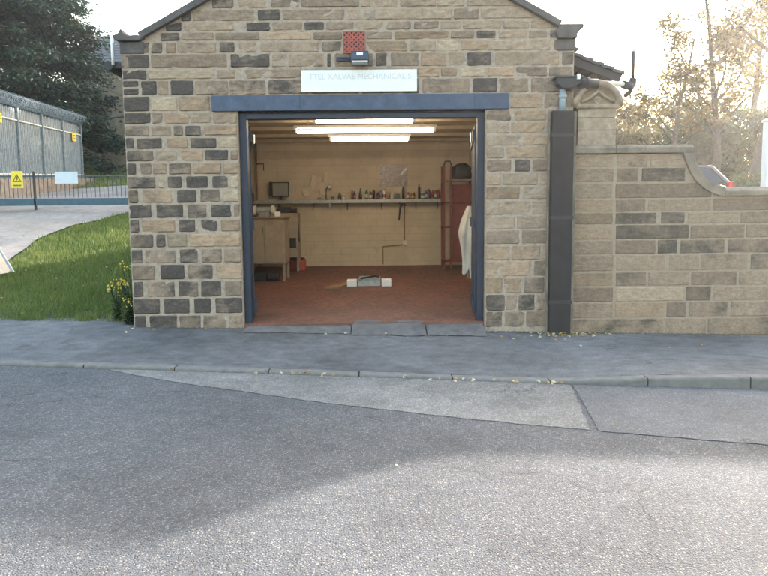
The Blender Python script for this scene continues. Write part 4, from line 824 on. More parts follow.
# rack at right
t=empty('red_rack',(1.7,6.2,.33),'tall rust-red shelving rack by the right wall','rack')
for (x,y) in ((1.45,6.0),(1.60,6.0),(2.08,6.0),(1.45,6.5),(2.08,6.5)):
    m=MB(); m.box(x,x+.045,y,y+.045,.34,2.62 if x<2 else 2.4); P(m,'upright',M['rack_red'],t)
for z in (.5,1.25,1.8,2.28):
    m=MB(); m.box(1.45,2.13,6.0,6.54,z,z+.03); P(m,'shelf',M['beige'] if z>2 else M['rack_red'],t)
m=MB(); m.box(1.66,2.12,6.05,6.07,.53,2.2); P(m,'side_panel',M['rack_red'],t)
m=MB(); m.tube([(1.47,6.02,2.62),(1.50,6.02,2.70),(1.60,6.02,2.70),(1.63,6.02,2.62)],.02,8); P(m,'hook',M['black'],t)
# bag on top: lumpy
def lump(name,c,rad,mt,label,cat,seed,n=14):
    m=MB(); 
    def fn(u,v):
        a_=u*2*PI; b_=(v-.5)*PI; d=Vector((math.cos(a_)*math.cos(b_),math.sin(a_)*math.cos(b_),math.sin(b_)))
        k=1+.28*noise.noise(d*1.6+Vector((seed,0,0)))+.12*noise.noise(d*4+Vector((seed,1,0))); return (c[0]+d.x*rad[0]*k,c[1]+d.y*rad[1]*k,c[2]+max(-.75,d.z)*rad[2]*k)
    m.grid(fn,2*n,n); o=m.build(name,mt,smooth=True); return tag(o,label,cat)
lump('black_bag',(1.86,6.25,2.47),(.26,.2,.2),M['black'],'crumpled black bag on top of the rust-red rack','bag',3)
# white coat hanging
m=MB()
def fn(u,v):
    a_=u*2*PI; z=1.68-1.30*v; w_=.05+.10*min(1,v*2.4)+.03*math.sin(v*6); fold=1+.28*math.sin(a_*5+v*3)*min(1,v*2)
    hem=.10*noise.noise(Vector((u*6,1,2)))*v
    return (1.62-.05*v*1.4*(1-v)*2+math.cos(a_)*w_*fold*.8,3.0+math.sin(a_)*w_*1.5*fold,z+hem+ (.18*v if math.cos(a_)<-.2 else 0))
m.grid(fn,48,20); tag(m.build('white_overall',M['cloth'],smooth=True),'white overall hanging just inside the right side of the doorway','overall')
m=MB(); m.tube([(1.62,3,1.66),(1.62,3,1.74),(2.15,3,1.76)],.012,6); tag(m.build('coat_rail',M['black']),'thin rail that carries the white overall','rail')

# ---------------------------------------------------------------- verge: weeds, board
def weed(x,y,h,label,seed):
    r_=random.Random(seed); z=zpave(x,min(y,.8)) if y<.8 else H(x,y)
    t=empty('yellow_flowered_weed',(x,y,z),label,'weed','weeds at the garage corner')
    st=MB(); lf=MB(); fl=MB()
    for k in range(11):
        a_=r_.uniform(0,2*PI); hh=h*r_.uniform(.55,1); l_=r_.uniform(.05,.22)
        p=[(0,0,0),(math.cos(a_)*l_*.3,math.sin(a_)*l_*.3,hh*.5),(math.cos(a_)*l_,math.sin(a_)*l_,hh)]
        st.cur=(.4,0,0,1); st.tube(p,[.006,.005,.003],5)
        for q in range(46):
            s=r_.random(); b_=Vector(p[0]).lerp(Vector(p[1]),min(1,s*2)) if s<.5 else Vector(p[1]).lerp(Vector(p[2]),s*2-1)
            aa=r_.uniform(0,2*PI); L=r_.uniform(.03,.085)*(1.3-s*.6); d=Vector((math.cos(aa),math.sin(aa),r_.uniform(-.3,.5))); n=Vector((-d.y,d.x,r_.uniform(-.3,.3))).normalized()*L*.22
            lf.cur=(r_.random(),0,0,1); lf.poly([b_,b_+d*L*.5+n,b_+d*L,b_+d*L*.5-n])
        if k%2==0:
            for q in range(7):
                c=Vector(p[2])+Vector((r_.uniform(-.05,.05),r_.uniform(-.05,.05),r_.uniform(-.05,.03))); fl.cur=(r_.random(),0,0,1); rr=r_.uniform(.008,.015)
                nn=Vector((r_.uniform(-1,1),-1,r_.uniform(0,1))).normalized(); u=nn.orthogonal().normalized(); v=nn.cross(u)
                fl.poly([c+(u*math.cos(i*PI/3)+v*math.sin(i*PI/3))*rr for i in range(6)])
    st.build('stem',M['weed'],t); lf.build('leaves',M['weed'],t); fl.build('flowers',M['petal'],t)
weed(-3.42,.42,.85,'tallest yellow-flowered weed, against the garage corner',1)
weed(-3.66,.50,.58,'yellow-flowered weed standing out on the verge edge',2)
weed(-3.40,.22,.42,'low bushy weed at the foot of the garage corner',3)
weed(-3.52,.75,.6,'leafy weed behind the others by the garage flank',5)
# A-board
t=empty("a_board_sign",(-7.0,3.0,H(-7.0,3.0)),'pale grey A-board sign with white edge at the left edge of the grass','sign')
zb_=H(-7.0,3.0)+.05
for s_,nm in ((-1,'front_panel'),(1,'back_panel')):
    yb=1.6+s_*.0
    m=MB(); xb=(-6.62 if s_<0 else -7.56); xt=-7.09
    # leaning panels: ridge runs along Y
    th=.02
    d=Vector((xb-xt,0,-.95)).normalized(); nn=Vector((d.z,0,-d.x))
    ps=[Vector((xt,0,zb_+.97)),Vector((xb,0,zb_+.02))]
    o_=nn*th*(1 if s_<0 else -1)
    m.prism([(ps[0].x,ps[0].z),(ps[1].x,ps[1].z),(ps[1].x+o_.x,ps[1].z+o_.z),(ps[0].x+o_.x,ps[0].z+o_.z)],2.65,3.35)
    pn=P(m,nm,M['steel'] if s_<0 else M['steel'],t)
    for y0 in (2.62,3.35): m=MB(); m.prism([(ps[0].x+.0,ps[0].z+.02),(ps[1].x+.035,ps[1].z),(ps[1].x-.035,ps[1].z-.0),(ps[0].x-.035,ps[0].z+.02)],y0,y0+.03); P(m,'edging',M['white'],pn,bevel=.003)
# ---------------------------------------------------------------- gate
g0=-13.0; g1=-6.35; gy=10.0
gz=H(-9,10)+.03
t=empty('yard_gate',(-9.5,gy,gz),'low blue-green steel gate with thin upright bars across the driveway','gate')
m=MB(); m.box(g0,g1,gy-.03,gy+.03,gz+.12,gz+.31); P(m,'bottom_band',M['teal'],t,bevel=.01)
m=MB(); m.box(g0,g1,gy-.02,gy+.02,gz+.90,gz+.93); P(m,'top_rail',M['teal'],t)
x=g0+.05
while x<g1:
    m=MB(); m.tube([(x,gy,gz+.33),(x,gy,gz+1.0)],.0085,6); m.cur=(0,0,0,1); P(m,'bar',M['black_paint'],t); x+=.118
for x in (-9.42,):
    m=MB(); m.box(x-.025,x+.025,gy-.03,gy+.03,gz-.02,gz+1.05); P(m,'meeting_post',M['black_paint'],t)
m=MB(); m.box(-6.34,-6.26,gy-.04,gy+.04,gz-.3,gz+1.1); P(m,'end_post',M['teal'],t)
def plate(name,x0,x1,y,z0,z1,mt,label,face='y',marks=True):
    if face=='y':
        t=empty(name,((x0+x1)/2,y,z0),label,'sign'); m=MB(); m.box(x0,x1,y-.006,y,z0,z1); pl=P(m,'plate',mt,t); return t,pl
t,pl=plate('warning_sign',-10.02,-9.70,9.955,2.40,2.86,M['yellow'],'yellow warning sign with black triangle on the gate bars')
w_=.32;cxx=-9.86
m=MB()
def tri(s,cz): return [(cxx-s,cz-s*.8),(cxx+s,cz-s*.8),(cxx,cz+s*.9)]
A_=tri(.125,2.665);B_=tri(.095,2.66)
for i in range(3):
    j=(i+1)%3; m.prism([A_[i],A_[j],B_[j],B_[i]],9.942,9.948)
m.prism([(cxx+.01,2.72),(cxx-.03,2.645),(cxx,2.65),(cxx-.015,2.59),(cxx+.035,2.665),(cxx+.003,2.66),(cxx+.03,2.72)],9.942,9.948)
P(m,'warning_triangle',M['black'],pl)
m=MB()
for (xa,xb,za,zb2) in ((-9.97,-9.90,2.46,2.485),(-9.89,-9.83,2.46,2.485),(-9.82,-9.75,2.46,2.485),(-9.96,-9.86,2.425,2.44),(-9.85,-9.77,2.425,2.44)): m.box(xa,xb,9.942,9.948,za,zb2)
P(m,'faint_lettering',M['black'],pl)
M['washed']=mat('washed_white_plate',(.55,.62,.66),.5,.06,6)
t,pl=plate('white_plate',-8.82,-8.20,9.955,2.50,2.83,M['washed'],'blank pale white plate on the gate bars right of the yellow sign')
m=MB(); m.box(-8.80,-8.22,9.945,9.949,2.50,2.51); P(m,'rim',M['steel'],pl)
# ---------------------------------------------------------------- palisade fence
def fx(y): return -12.05-.075*(y-9)
def ftop(y): return 5.05+(y-13.5)*.0375+.28
def fbot(y): return 2.88+(y-13.5)*.058
t=empty('palisade_fence',(-12.3,15,2.9),'tall grey galvanised palisade fence topped with razor wire','fence')
y=9.0; ye=21.5
while y<ye:
    m=MB(); x=fx(y); zt=ftop(y)
    pts=[(y,fbot(y)-.0),(y+.085,fbot(y)),(y+.085,zt-.05),(y+.0425,zt+.03),(y,zt-.05)]
    m.prism(pts,x-.012,x+.0,axis='x'); P(m,'pale',M['fence_steel'],t); y+=.135
for dz in (.30,):
    m=MB(); m.tube([(fx(9)+.03,9,fbot(9)+.14),(fx(ye)+.03,ye,fbot(ye)+.14)],.03,6); P(m,'rail',M['offwhite'],t)
    m=MB(); m.tube([(fx(9)+.03,9,ftop(9)-.42),(fx(ye)+.03,ye,ftop(ye)-.42)],.03,6); P(m,'rail',M['offwhite'],t)
py=9.1
posts=[]
while py<ye+.1:
    x=fx(py)+.05; m=MB(); m.box(x-.03,x+.03,py-.035,py+.035,H(x,py)-.2,ftop(py)+.02); po=P(m,'post',M['fence_steel'],t)
    m=MB(); m.tube([(x,py,ftop(py)),(x+.28,py,ftop(py)+.36)],.02,5); m.tube([(x,py,ftop(py)),(x-.28,py,ftop(py)+.36)],.02,5); P(m,'wire_bracket',M['fence_steel'],po)
    posts.append(py); py+=2.06
m=MB()
pts=[]
for k in range(1500):
    y=9+k*(ye+.3-9)/1500; a_=k*.42; rr=.24+.03*math.sin(k*.13)
    pts.append((fx(y)+math.cos(a_)*rr,y+.10*math.sin(a_*.5),ftop(y)+.27+math.sin(a_)*rr*.8))
m.tube(pts,.0075,4,cap=False)
pts=[]
for k in range(1300):
    y=9+k*(ye+.2-9)/1300; a_=-k*.47; rr=.17
    pts.append((fx(y)+.1+math.cos(a_)*rr,y+.12*math.sin(a_*.5),ftop(y)+.22+math.sin(a_)*rr))
m.tube(pts,.007,4,cap=False)
for dx,dz in ((.27,.35),(-.27,.35),(.14,.18),(-.14,.18)): m.tube([(fx(9)+dx,9,ftop(9)+dz),(fx(ye)+dx,ye,ftop(ye)+dz)],.006,4)
P(m,'razor_wire',M['fence_steel'],t,fix=False)
# far return of the fence
def yplate(y,z0,z1,w_,label,yy):
    x=fx(y)+.09; t=empty('warning_sign',(x,y,z0),label,'sign','yellow signs on the palisade fence'); m=MB(); m.box(x,x+.008,y-w_/2,y+w_/2,z0,z1); pl=P(m,'plate',M['yellow'],t)
    m=MB(); m.box(x+.009,x+.013,y-w_*.3,y+w_*.3,z0+(z1-z0)*.62,z0+(z1-z0)*.7); m.box(x+.009,x+.013,y-w_*.3,y+w_*.3,z0+(z1-z0)*.3,z0+(z1-z0)*.36); P(m,'text_marks',M['black'],pl)
yplate(13.75,4.72,5.05,.42,'yellow warning sign on the nearest stretch of the palisade fence',0)
yplate(20.5,4.85,5.20,.36,'yellow warning sign near the far end of the palisade fence',0)
# retaining wall below
M['retain']=mat('retaining_concrete',(.33,.26,.20),.95,.25,4,.5,40,dirt=(.17,.14,.11))
m=MB(); yq=[9+i*.5 for i in range(60)]
m.prism([(y,H(fx(y),y)-.4) for y in yq]+[(y,fbot(y)+.02) for y in reversed(yq)],-13.3,-11.95,axis='x')
m2=MB()
for a_,b_ in zip(yq,yq[1:]):
    xa,xb=fx(a_)+.10,fx(b_)+.10
    m2.prism([(xa,a_),(xb,b_),(xb-.3,b_),(xa-.3,a_)],H(xa,a_)-.4,(fbot(a_)+fbot(b_))/2-.01,axis='z')
o=m2.build('retaining_wall',M['retain']); tag(o,'low buff concrete retaining wall under the palisade fence','wall')
# back side of the yard behind the fence
# ---------------------------------------------------------------- conifer
def conifer(x,y,rad,h,label,n,seed,lm,ls=.22):
    r_=random.Random(seed); z0=H(x,y)-.2
    t=empty('conifer_tree',(x,y,z0),label,'tree')
    m=MB(); m.cur=(.3,0,0,1); m.tube([(0,0,0),(.1,0,h*.5),(0,0,h*.98)],[.38,.22,.03],10); 
    tr=m.build('trunk',M['bark'],t,smooth=True)
    bz=.06; br=[]
    mb_=MB(); mb_.cur=(.3,0,0,1)
    nb=int(330)
    for k in range(nb):
        f=r_.random()**.8; zc=h*(bz+(1-bz)*f); prof=(1-f)**.74*(1 if f>.12 else .75+f*2)
        L=rad*prof*r_.uniform(.72,1.12)+.25; a_=r_.uniform(0,2*PI); br.append((zc,L,a_,r_.uniform(-.38,.0)))
        if L>1: mb_.tube([(0,0,zc),(math.cos(a_)*L*.5,math.sin(a_)*L*.5,zc+.06*L),(math.cos(a_)*L*.92,math.sin(a_)*L*.92,zc-.10*L)],[.05,.03,.01],4)
    mb_.build('limbs',M['bark'],t)
    m=MB()
    tot=sum(b[1]**1.35 for b in br)
    for (zc,L,a_,dr) in br:
        tone=r_.uniform(.1,.8); k=int(n*L**1.35/tot)
        for q in range(k):
            s=1-(r_.random()**1.6)*.85; sp=.34*L*(1-s*.55)+.12
            px_=math.cos(a_)*L*s+r_.gauss(0,sp*.5); py_=math.sin(a_)*L*s+r_.gauss(0,sp*.5); pz=zc+dr*L*s*s+.10*L*s-r_.random()**2*.34*(.4+s)+r_.gauss(0,.05)
            d=Vector((math.cos(a_)+r_.gauss(0,.7),math.sin(a_)+r_.gauss(0,.7),-.35+r_.gauss(0,.35))).normalized(); l_=ls*r_.uniform(.6,1.4)
            nn=d.cross(Vector((r_.gauss(0,.5),r_.gauss(0,.5),1))).normalized()*l_*.26
            c=Vector((px_,py_,pz)); m.cur=(min(1,max(0,tone*.6+r_.gauss(.2,.15))),0,0,1)
            m.poly([c-nn*.4,c+d*l_*.5-nn,c+d*l_,c+d*l_*.5+nn])
    m.build('crown',lm,t,fix=False)
conifer(-17.0,24,4.7,16.5,'huge dark conifer rising behind the palisade fence',190000,5,M['conifer'],.18)
conifer(-22.5,22,3.6,13,'second conifer at the far left behind the fence',30000,9,M['conifer'])
conifer(-3.2,22,3.6,10.5,'broad conifer standing between the garage rear and the stone house',22000,15,M['conifer'],.3)  # this conifer and the next: hidden, added to keep sun off the fence
conifer(1.8,21,3.0,10,'narrower conifer right of the broad one behind the garage',18000,17,M['conifer'],.3)
# ---------------------------------------------------------------- broadleaf trees, sparse autumn
def tree(name,x,y,base,top,r0,label,seed,lm,leaves,clump=.5,ls=.10,spread=1.0,start=.35,cat='tree',group=None,nl=9,lean=0,depth=3):
    r_=random.Random(seed); t=empty(name,(x,y,base),label,cat,group)
    wood=MB(); tw=MB(); ends=[]
    def br(p,d,L,r,lv):
        n=5; pts=[p.copy()]; q=p.copy(); dd=d.copy()
        for k in range(n):
            dd=(dd+Vector((r_.gauss(0,.12),r_.gauss(0,.12),.04+r_.gauss(0,.06)))).normalized(); q=q+dd*L/n; pts.append(q.copy())
        rs_=[r*(1-.75*k/n) for k in range(n+1)]
        (wood if lv==0 else tw).tube(pts,rs_,8 if lv==0 else (5 if lv==1 else 3),cap=False)
        if lv>=depth-1: ends.append((pts[-1],dd)); ends.append((pts[3],dd))
        if lv<depth:
            for k in range(nl if lv==0 else 4):
                s=r_.uniform(start if lv==0 else .25,1); i=min(n-1,int(s*n)); b_=pts[i].lerp(pts[i+1],s*n-i)
                a_=r_.uniform(0,2*PI); up=r_.uniform(.15,.8)
                nd=(Vector((math.cos(a_),math.sin(a_),up))*(1 if lv==0 else .9)+dd*.35).normalized()
                br(b_,nd,L*r_.uniform(.32,.5)*spread*(1.15-s*.5 if lv==0 else 1),max(.006,rs_[i]*.45),lv+1)
    hh=top-base
    br(Vector((0,0,-.2)),Vector((lean,0,1)).normalized(),hh,r0,0)
    wood.build('trunk',M['bark'],t,smooth=True); tw.build('branches',M['bark'],t,fix=False)
    m=MB(); per=max(1,leaves//max(1,len(ends)))
    for (p,d) in ends:
        if r_.random()<.25: continue
        tone=r_.random()
        for q in range(per):
            c=p+Vector((r_.gauss(0,clump),r_.gauss(0,clump),r_.gauss(0,clump*.6))); u=Vector((r_.gauss(0,1),r_.gauss(0,1),r_.gauss(0,1))).normalized(); v=u.orthogonal().normalized(); l_=ls*r_.uniform(.6,1.3)
            m.cur=(min(1,max(0,tone*.7+r_.gauss(.15,.15))),0,0,1); m.poly([c-u*l_,c-v*l_*.5,c+u*l_,c+v*l_*.5])
    m.build('crown',lm,t,fix=False)
def gr(x,y): return H(x,y)-.05
tree('autumn_tree',12.3,20,gr(12.3,20),9.4,.15,'slender half-bare tree nearest the carved pillar',31,M['autumn'],3600,.16,.10,.8,.3,nl=14,depth=2)
tree('autumn_tree',15.2,22,gr(15.2,22),12.0,.20,'leaning half-bare tree between the slender tree and the thick trunk',37,M['autumn'],8000,.25,.12,.85,.25,nl=15,lean=.10,depth=2)
tree('autumn_tree',14.9,18,gr(14.9,18),13.5,.40,'thick pale-trunked tree at the right edge of the view',43,M['autumn'],5200,.3,.12,.75,.42,nl=12,depth=2)
tree('autumn_tree',20.0,27,gr(20,27),13,.25,'tall leafy tree behind the thick-trunked one',47,M['autumn'],7000,.35,.14,.9,.25,nl=14)
def bush(x,y,w_,h,label,seed,lm,n,ls=.11,name='shrub'):
    r_=random.Random(seed); z0=gr(x,y); t=empty(name,(x,y,z0),label,'shrub','shrubs behind the boundary wall')
    m=MB(); cl=[(Vector((r_.uniform(-.7,.7)*w_,r_.uniform(-.6,.6)*w_,h*r_.uniform(.15,.88))),r_.uniform(.18,.34)*w_) for _ in range(60)]
    st=MB()
    for c,rr in cl: st.tube([(c.x*.15,c.y*.15,0),(c.x*.5,c.y*.5,c.z*.5),tuple(c)],[.04,.025,.01],4,cap=False)
    st.build('stems',M['bark'],t,fix=False)
    for k in range(n):
        c,rr=cl[r_.randrange(len(cl))]; d=Vector((r_.gauss(0,1),r_.gauss(0,1),r_.gauss(0,1))).normalized(); p=c+d*rr*(r_.random()**.4)*1.15
        if p.z<.02: continue
        u=Vector((r_.gauss(0,1),r_.gauss(0,1),r_.gauss(0,1))).normalized(); v=u.orthogonal().normalized(); l_=ls*r_.uniform(.6,1.3)
        m.cur=(min(1,max(0,.3*d.z+r_.gauss(.5,.22))),0,0,1); m.poly([p-u*l_,p-v*l_*.5,p+u*l_,p+v*l_*.5])
    m.build('foliage',lm,t,fix=False)
bush(11.6,22.5,1.5,3.6,'tawny shrub close to the carved pillar',1,M['olive'],5200)
bush(13.4,24,1.6,3.4,'dark green shrub below the slender tree',2,M['green'],5200)
bush(15.6,23.5,1.9,4.2,'green shrub between the two tree trunks',3,M['green'],6500)
bush(17.5,24,1.9,4.4,'dark shrub directly behind the thick trunk',4,M['green'],6500)
bush(20.2,24,2.0,4.8,'yellowing shrub at the right edge behind the thick trunk',6,M['autumn'],6500)
bush(10.0,26,1.8,3.0,'olive shrub hidden low behind the pillar',7,M['olive'],4000)
bush(13.8,16.5,1.0,1.1,'low green bush at the foot of the thick trunk',8,M['green'],2600,.08)
bush(23.5,25,2.2,4.6,'olive shrub beyond the right edge',10,M['olive'],5000)
bush(14.5,29,2.6,5.5,'tall olive shrub far behind the parked car',12,M['olive'],7000,.14)
bush(19,31,3.0,6,'tall green shrub far behind the thick trunk',13,M['green'],7000,.14)
# white post
t=empty('white_post',(8.62,6,H(8.62,6)),'square white post standing behind the boundary wall at the right edge','post')
m=MB(); m.box(8.55,8.79,6,6.24,H(8.6,6)-.2,3.5); P(m,'shaft',M['white'],t,bevel=.01)
m=MB(); m.prism([(8.52,3.501),(8.82,3.501),(8.82,3.54),(8.67,3.60),(8.52,3.54)],5.97,6.27); P(m,'cap',M['white'],t,bevel=.005)
# ---------------------------------------------------------------- parked car
def car(x,y,z,paint):
    t=empty('parked_car',(x,y,z),'silver hatchback parked behind the boundary wall','car')
    Lh=2.0
    # profile along x (rear at +x); body shell with tucked-in greenhouse
    m=MB()
    st=[(-2.0,.42,.62,.62),(-1.9,.25,.72,.76),(-1.2,.22,.86,.86),(-.75,.22,.93,.88),(.0,.22,.95,.88),(1.2,.22,.97,.88),(1.72,.24,.97,.84),(1.93,.30,.88,.78),(1.98,.42,.75,.7)]
    b=len(m.v); ns=12
    for (sx,zb2,zt,hw) in st:
        for k in range(ns):
            a_=2*PI*(k+.5)/ns; cc,ss=math.cos(a_),math.sin(a_); e_=.55
            m.v.append((sx,hw*math.copysign(abs(cc)**e_,cc),(zb2+zt)/2+(zt-zb2)/2*math.copysign(abs(ss)**e_,ss)))
    for i in range(len(st)-1):
        for k in range(ns): k2=(k+1)%ns; m.face([b+i*ns+k,b+i*ns+k2,b+(i+1)*ns+k2,b+(i+1)*ns+k])
    m.face([b+k for k in range(ns)]); m.face([b+(len(st)-1)*ns+k for k in range(ns)])
    body=m.build('body',paint,t,smooth=True); sb=body.modifiers.new('s','SUBSURF'); sb.levels=1; sb.render_levels=2
    # greenhouse glass
    g=[(-.95,.90),(-.30,1.36),(.30,1.42),(1.15,1.40),(1.78,.93)]
    m=MB()
    def ring(pts,yo,sh): return [(px_,yo,pz) for px_,pz in pts]
    b=len(m.v)
    for yy,ins in ((-.80,0),(-.62,1),(.62,1),(.80,0)):
        for (gx,gz_) in g: m.v.append((gx,yy if gz_<1 else math.copysign(.64,yy) if ins==0 else yy*.98,gz_))
    q=MB()
    Lo=[(-.95,.90),(1.78,.93)]
    up=[(-.30,1.36),(.30,1.415),(1.18,1.39)]
    def sidep(s): return [(-.95,.80*s,.90),(-.30,.63*s,1.36),(.30,.63*s,1.415),(1.42,.64*s,1.37),(1.80,.78*s,.95)]
    q.poly(sidep(-1)); q.poly(sidep(1)); a1,a2=sidep(-1),sidep(1)
    for i in range(4): q.poly([a1[i],a1[i+1],a2[i+1],a2[i]])
    q.build('glass',M['glass_dark'],t)
    m=MB()
    a1=[Vector(p) for p in sidep(-1.02)];a2=[Vector(p) for p in sidep(1.02)]
    up_=Vector((0,0,.018))
    for i in (1,2): m.poly([a1[i]+up_,a1[i+1]+up_,a2[i+1]+up_,a2[i]+up_])
    for a_ in (a1,a2):
        m.tube([a_[0]+up_*.3,a_[1]+up_*.5],.035,6); m.tube([a_[1],a_[2],a_[3]],.03,6); m.tube([a_[3],a_[4]],.055,6)
        mid=Vector((.42,a_[0].y,.93)); m.tube([(.38,a_[0].y,.92),(.34,a_[2].y*1.0,1.41)],.03,6)
    m.tube([a1[3]+up_,a2[3]+up_],.04,6); m.build('roof',paint,t)
    for (wx,wy) in ((-1.28,-.80),(-1.28,.80),(1.22,-.80),(1.22,.80)):
        s=1 if wy>0 else -1
        m=MB(); m.tube([(wx,wy-.1,.31),(wx,wy+.1,.31)],.31,20); wl=m.build('wheel',M['black'],t)
        m=MB(); m.tube([(wx,wy+s*.07,.31),(wx,wy+s*.11,.31)],.19,14); m.build('rim',M['chrome'],wl)
    for s in (-1,1):
        m=MB(); m.box(1.78,1.93,s*.78-.08,s*.78+.08,.72,.98); m.build('tail_light',M['red'],t,bevel=.02)
        m=MB(); m.box(-1.98,-1.86,s*.62-.12,s*.62+.12,.56,.70); m.build('headlight',M['white'],t,bevel=.02)
        m=MB(); m.box(-.72,-.6,s*.97-.08,s*.97+.08,.92,1.04); m.build('mirror',paint,t,bevel=.02)
    m=MB(); m.box(1.965,1.99,-.26,.26,.55,.66); m.build('number_plate',M['yellow'],t)
    return t
M['silver']=mat('silver_car_paint',(.12,.135,.16),.35,.03,5,metal=.2)
c_=car(7.35,9.6,H(7.4,9.6)+.03,M['silver'])
# ---------------------------------------------------------------- background house
M['house_stone']=mat('pale_house_stone',(.33,.28,.20),.95,.25,4,.4,30)
hb=3.0
HD=Vector((-1.5,6.5,1.7))
t=empty('background_house',(-9,25,hb),'pale stone house with slate roof between the conifer and the garage','building')
m=MB(); m.box(-15,5.5,22.5,29,hb-.6,8.35); m.prism([(22.5,8.35),(29,8.35),(25.75,10.4)],-15,-14.7,axis='x'); m.prism([(22.5,8.35),(29,8.35),(25.75,10.4)],5.2,5.5,axis='x'); P(m,'wall',M['house_stone'],t)  # unseen right end behind the garage, lengthened to shade the fence
m=MB()
for k in range(10):
    t0,t1=k/10,(k+1)/10
    for sy in (-1,1):
        ya=25.75+sy*(3.55*(1-t0));yb=25.75+sy*(3.55*(1-t1)); za=8.25+2.25*t0; zb2=8.25+2.25*t1
        m.prism([(ya,za+.03),(yb,zb2+.012),(yb,zb2-.05),(ya,za-.03)],-15.3,5.8,axis='x')
P(m,'roof',M['slate'],t)
m=MB(); m.box(-15.1,5.6,22.22,22.34,8.14,8.26); P(m,'gutter',M['black_paint'],t)
for (x0,z0) in ((-8.8,6.3),(-8.8,3.9)):
    m=MB(); m.box(x0,x0+1.0,22.44,22.499,z0,z0+1.3); wn=P(m,'window',M['white'],t)
    m=MB(); m.box(x0+.08,x0+.46,22.43,22.439,z0+.08,z0+1.22); m.box(x0+.54,x0+.92,22.43,22.439,z0+.08,z0+1.22); P(m,'pane',M['glass_dark'],wn)
m=MB(); m.box(-6.9,-6.2,25.2,26.2,9.9,10.9); m.box(-6.95,-6.15,25.15,26.25,10.9,11.0); ch=P(m,'chimney',M['house_stone'],t)
for x in (-6.75,-6.35):
    m=MB(); m.lathe([(.12,0),(.1,.35)],10,(x,25.7,11.0)); P(m,'chimney_pot',M['brick_red'],ch)

t.location=t.location+HD
# ---------------------------------------------------------------- fallen leaves, litter
rl=random.Random(5)
LP=[(-4.6,.29),(-2.91,-.35),(-4.29,.27),(-2.63,-2.3),(-2.06,-2.33),(-.96,-2.44),(-.68,-2.42),(-.67,-.45),(.87,-.42),(.56,-.91),(2.33,-.66),(2.37,-.92),(2.38,-1.11),(2.55,-.6),(2.19,-.7),(2.05,-.5),(2.91,-1.32),(3.36,-1.29),(3.85,-1.02),(1.85,-.5),(.36,-.6),(1.8,-3.98),(.1,-4.91),(2.62,-.35),(2.52,-.28),(2.70,-.30),(2.18,-.25),(2.0,-.2),(2.8,-.2),(2.66,-.5),(-1.2,-2.46),(.3,-2.58),(.9,-2.66),(1.3,-2.72),(-3.9,.4),(-3.3,-.1),(-5.5,.45),(.1,-.36)]
for i in range(30): LP.append((rl.uniform(-1.2,1.9),None))
for i in range(60): LP.append((2.5+rl.gauss(0,.25),-.13-abs(rl.gauss(0,.13))))
for i in range(34): LP.append((rl.uniform(-8,-3.4),rl.uniform(.5,5)))
for i in range(14): LP.append((rl.uniform(-3.2,5),-abs(rl.gauss(0,.25))-.05))
proto=None
def leafmesh(seed):
    r_=random.Random(seed); m=MB(); m.cur=(r_.random(),0,0,1)
    L=.04; n=8; up=[];dn=[]
    for k in range(n+1):
        t=k/n; w_=.016*math.sin(PI*min(1,t*.95+.03))**.7*(1+.25*math.sin(k*2.4)); cz=.012*math.sin(t*3)+r_.uniform(0,.003)
        up.append((-L/2+L*t,w_,cz+.006)); dn.append((-L/2+L*t,-w_,cz+.004))
    b=len(m.v); m.v+=up+dn
    for k in range(n): m.face((b+k,b+k+1,b+n+2+k,b+n+1+k))
    return m
protos=[leafmesh(k).build('fallen_leaf',M['dead_leaf']) for k in range(5)]
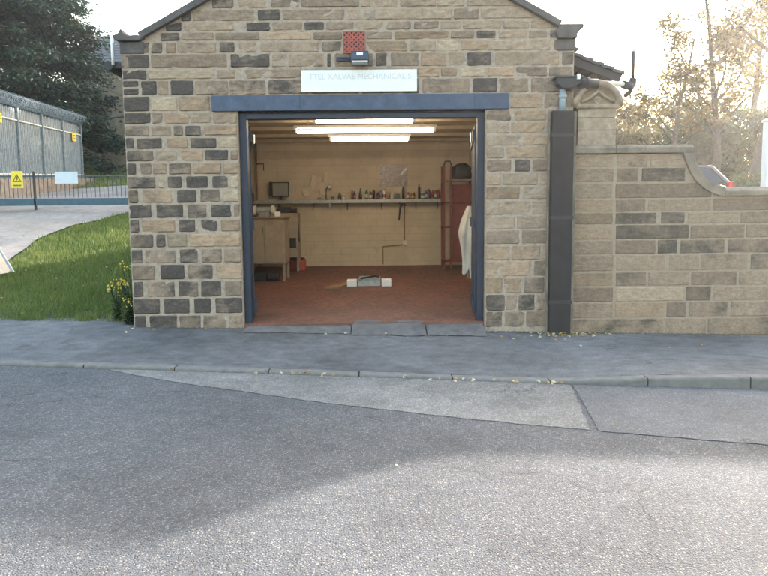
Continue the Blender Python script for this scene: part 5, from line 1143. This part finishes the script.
for i,(x,y) in enumerate(LP):
    if i<5: o=protos[i]
    else: o=protos[i%5].copy(); col.objects.link(o)
    if y is None: y=kerb_y(x)-.03-abs(rl.gauss(0,.05)); z=zroad(x)+.022
    elif y<kerb_y(x): z=zroad(x)+.012
    elif y<kerb_y(x)+.13: z=zroad(x)+upst(x)+.006
    else: z=zpave(x,y)+.008
    if y>.25 : z=H(x,y)+.05
    if -1.76<x<1.4 and y>-.33 and y>kerb_y(x)+.2: y=-.4; z=zpave(x,y)+.008
    o.location=(x,y,z); o.rotation_euler=(rl.uniform(-.4,.4),rl.uniform(-.4,.4),rl.uniform(0,6.3)); s=rl.uniform(.6,1.4); o.scale=(s,s,s)
    tag(o,'small yellow-brown fallen leaf lying on the pavement or along the kerb','leaf','fallen leaves')
# grit and moss along the wall foot
m=MB(); rgq=random.Random(77)
for k in range(2600):
    x=rgq.uniform(-3.3,9) if rgq.random()<.6 else 2.4+rgq.gauss(0,.35); y=-abs(rgq.gauss(0,.035))-.012
    if -1.8<x<1.43: y=-.30-abs(rgq.gauss(0,.03))
    if 2.2<x<2.6: y-=.17
    z=zpave(x,y)+.003; s=rgq.uniform(.003,.011); m.cur=(rgq.random(),0,0,1)
    a_=rgq.uniform(0,6); p=[Vector((x+math.cos(a_+q*2.1)*s,y+math.sin(a_+q*2.1)*s,z)) for q in range(3)]; tp=Vector((x,y,z+s*1.1))
    m.poly([p[0],p[1],tp]); m.poly([p[1],p[2],tp]); m.poly([p[2],p[0],tp])
M['grit']=leafmat('grit_and_moss',[(.05,.045,.03),(.10,.09,.05),(.07,.09,.03),(.2,.15,.09)],0)
tag(m.build('grit',M['grit'],fix=False),'line of grit, moss and leaf crumbs along the foot of the walls','debris',kind='stuff')
# ---------------------------------------------------------------- thin air volume added to imitate a lens-flare veil: haze
hm=bpy.data.materials.new('haze_air'); hm.use_nodes=True; n_=hm.node_tree; n_.nodes.remove(n_.nodes['Principled BSDF'])
pv=n_.nodes.new('ShaderNodeVolumePrincipled'); pv.inputs['Density'].default_value=.001; pv.inputs['Color'].default_value=(.9,.92,.95,1); pv.inputs['Anisotropy'].default_value=.72
n_.links.new(pv.outputs[0],n_.nodes['Material Output'].inputs['Volume'])
m=MB(); m.box(-440,440,-420,440,-3,24); tag(m.build('haze',hm),kind='stuff')
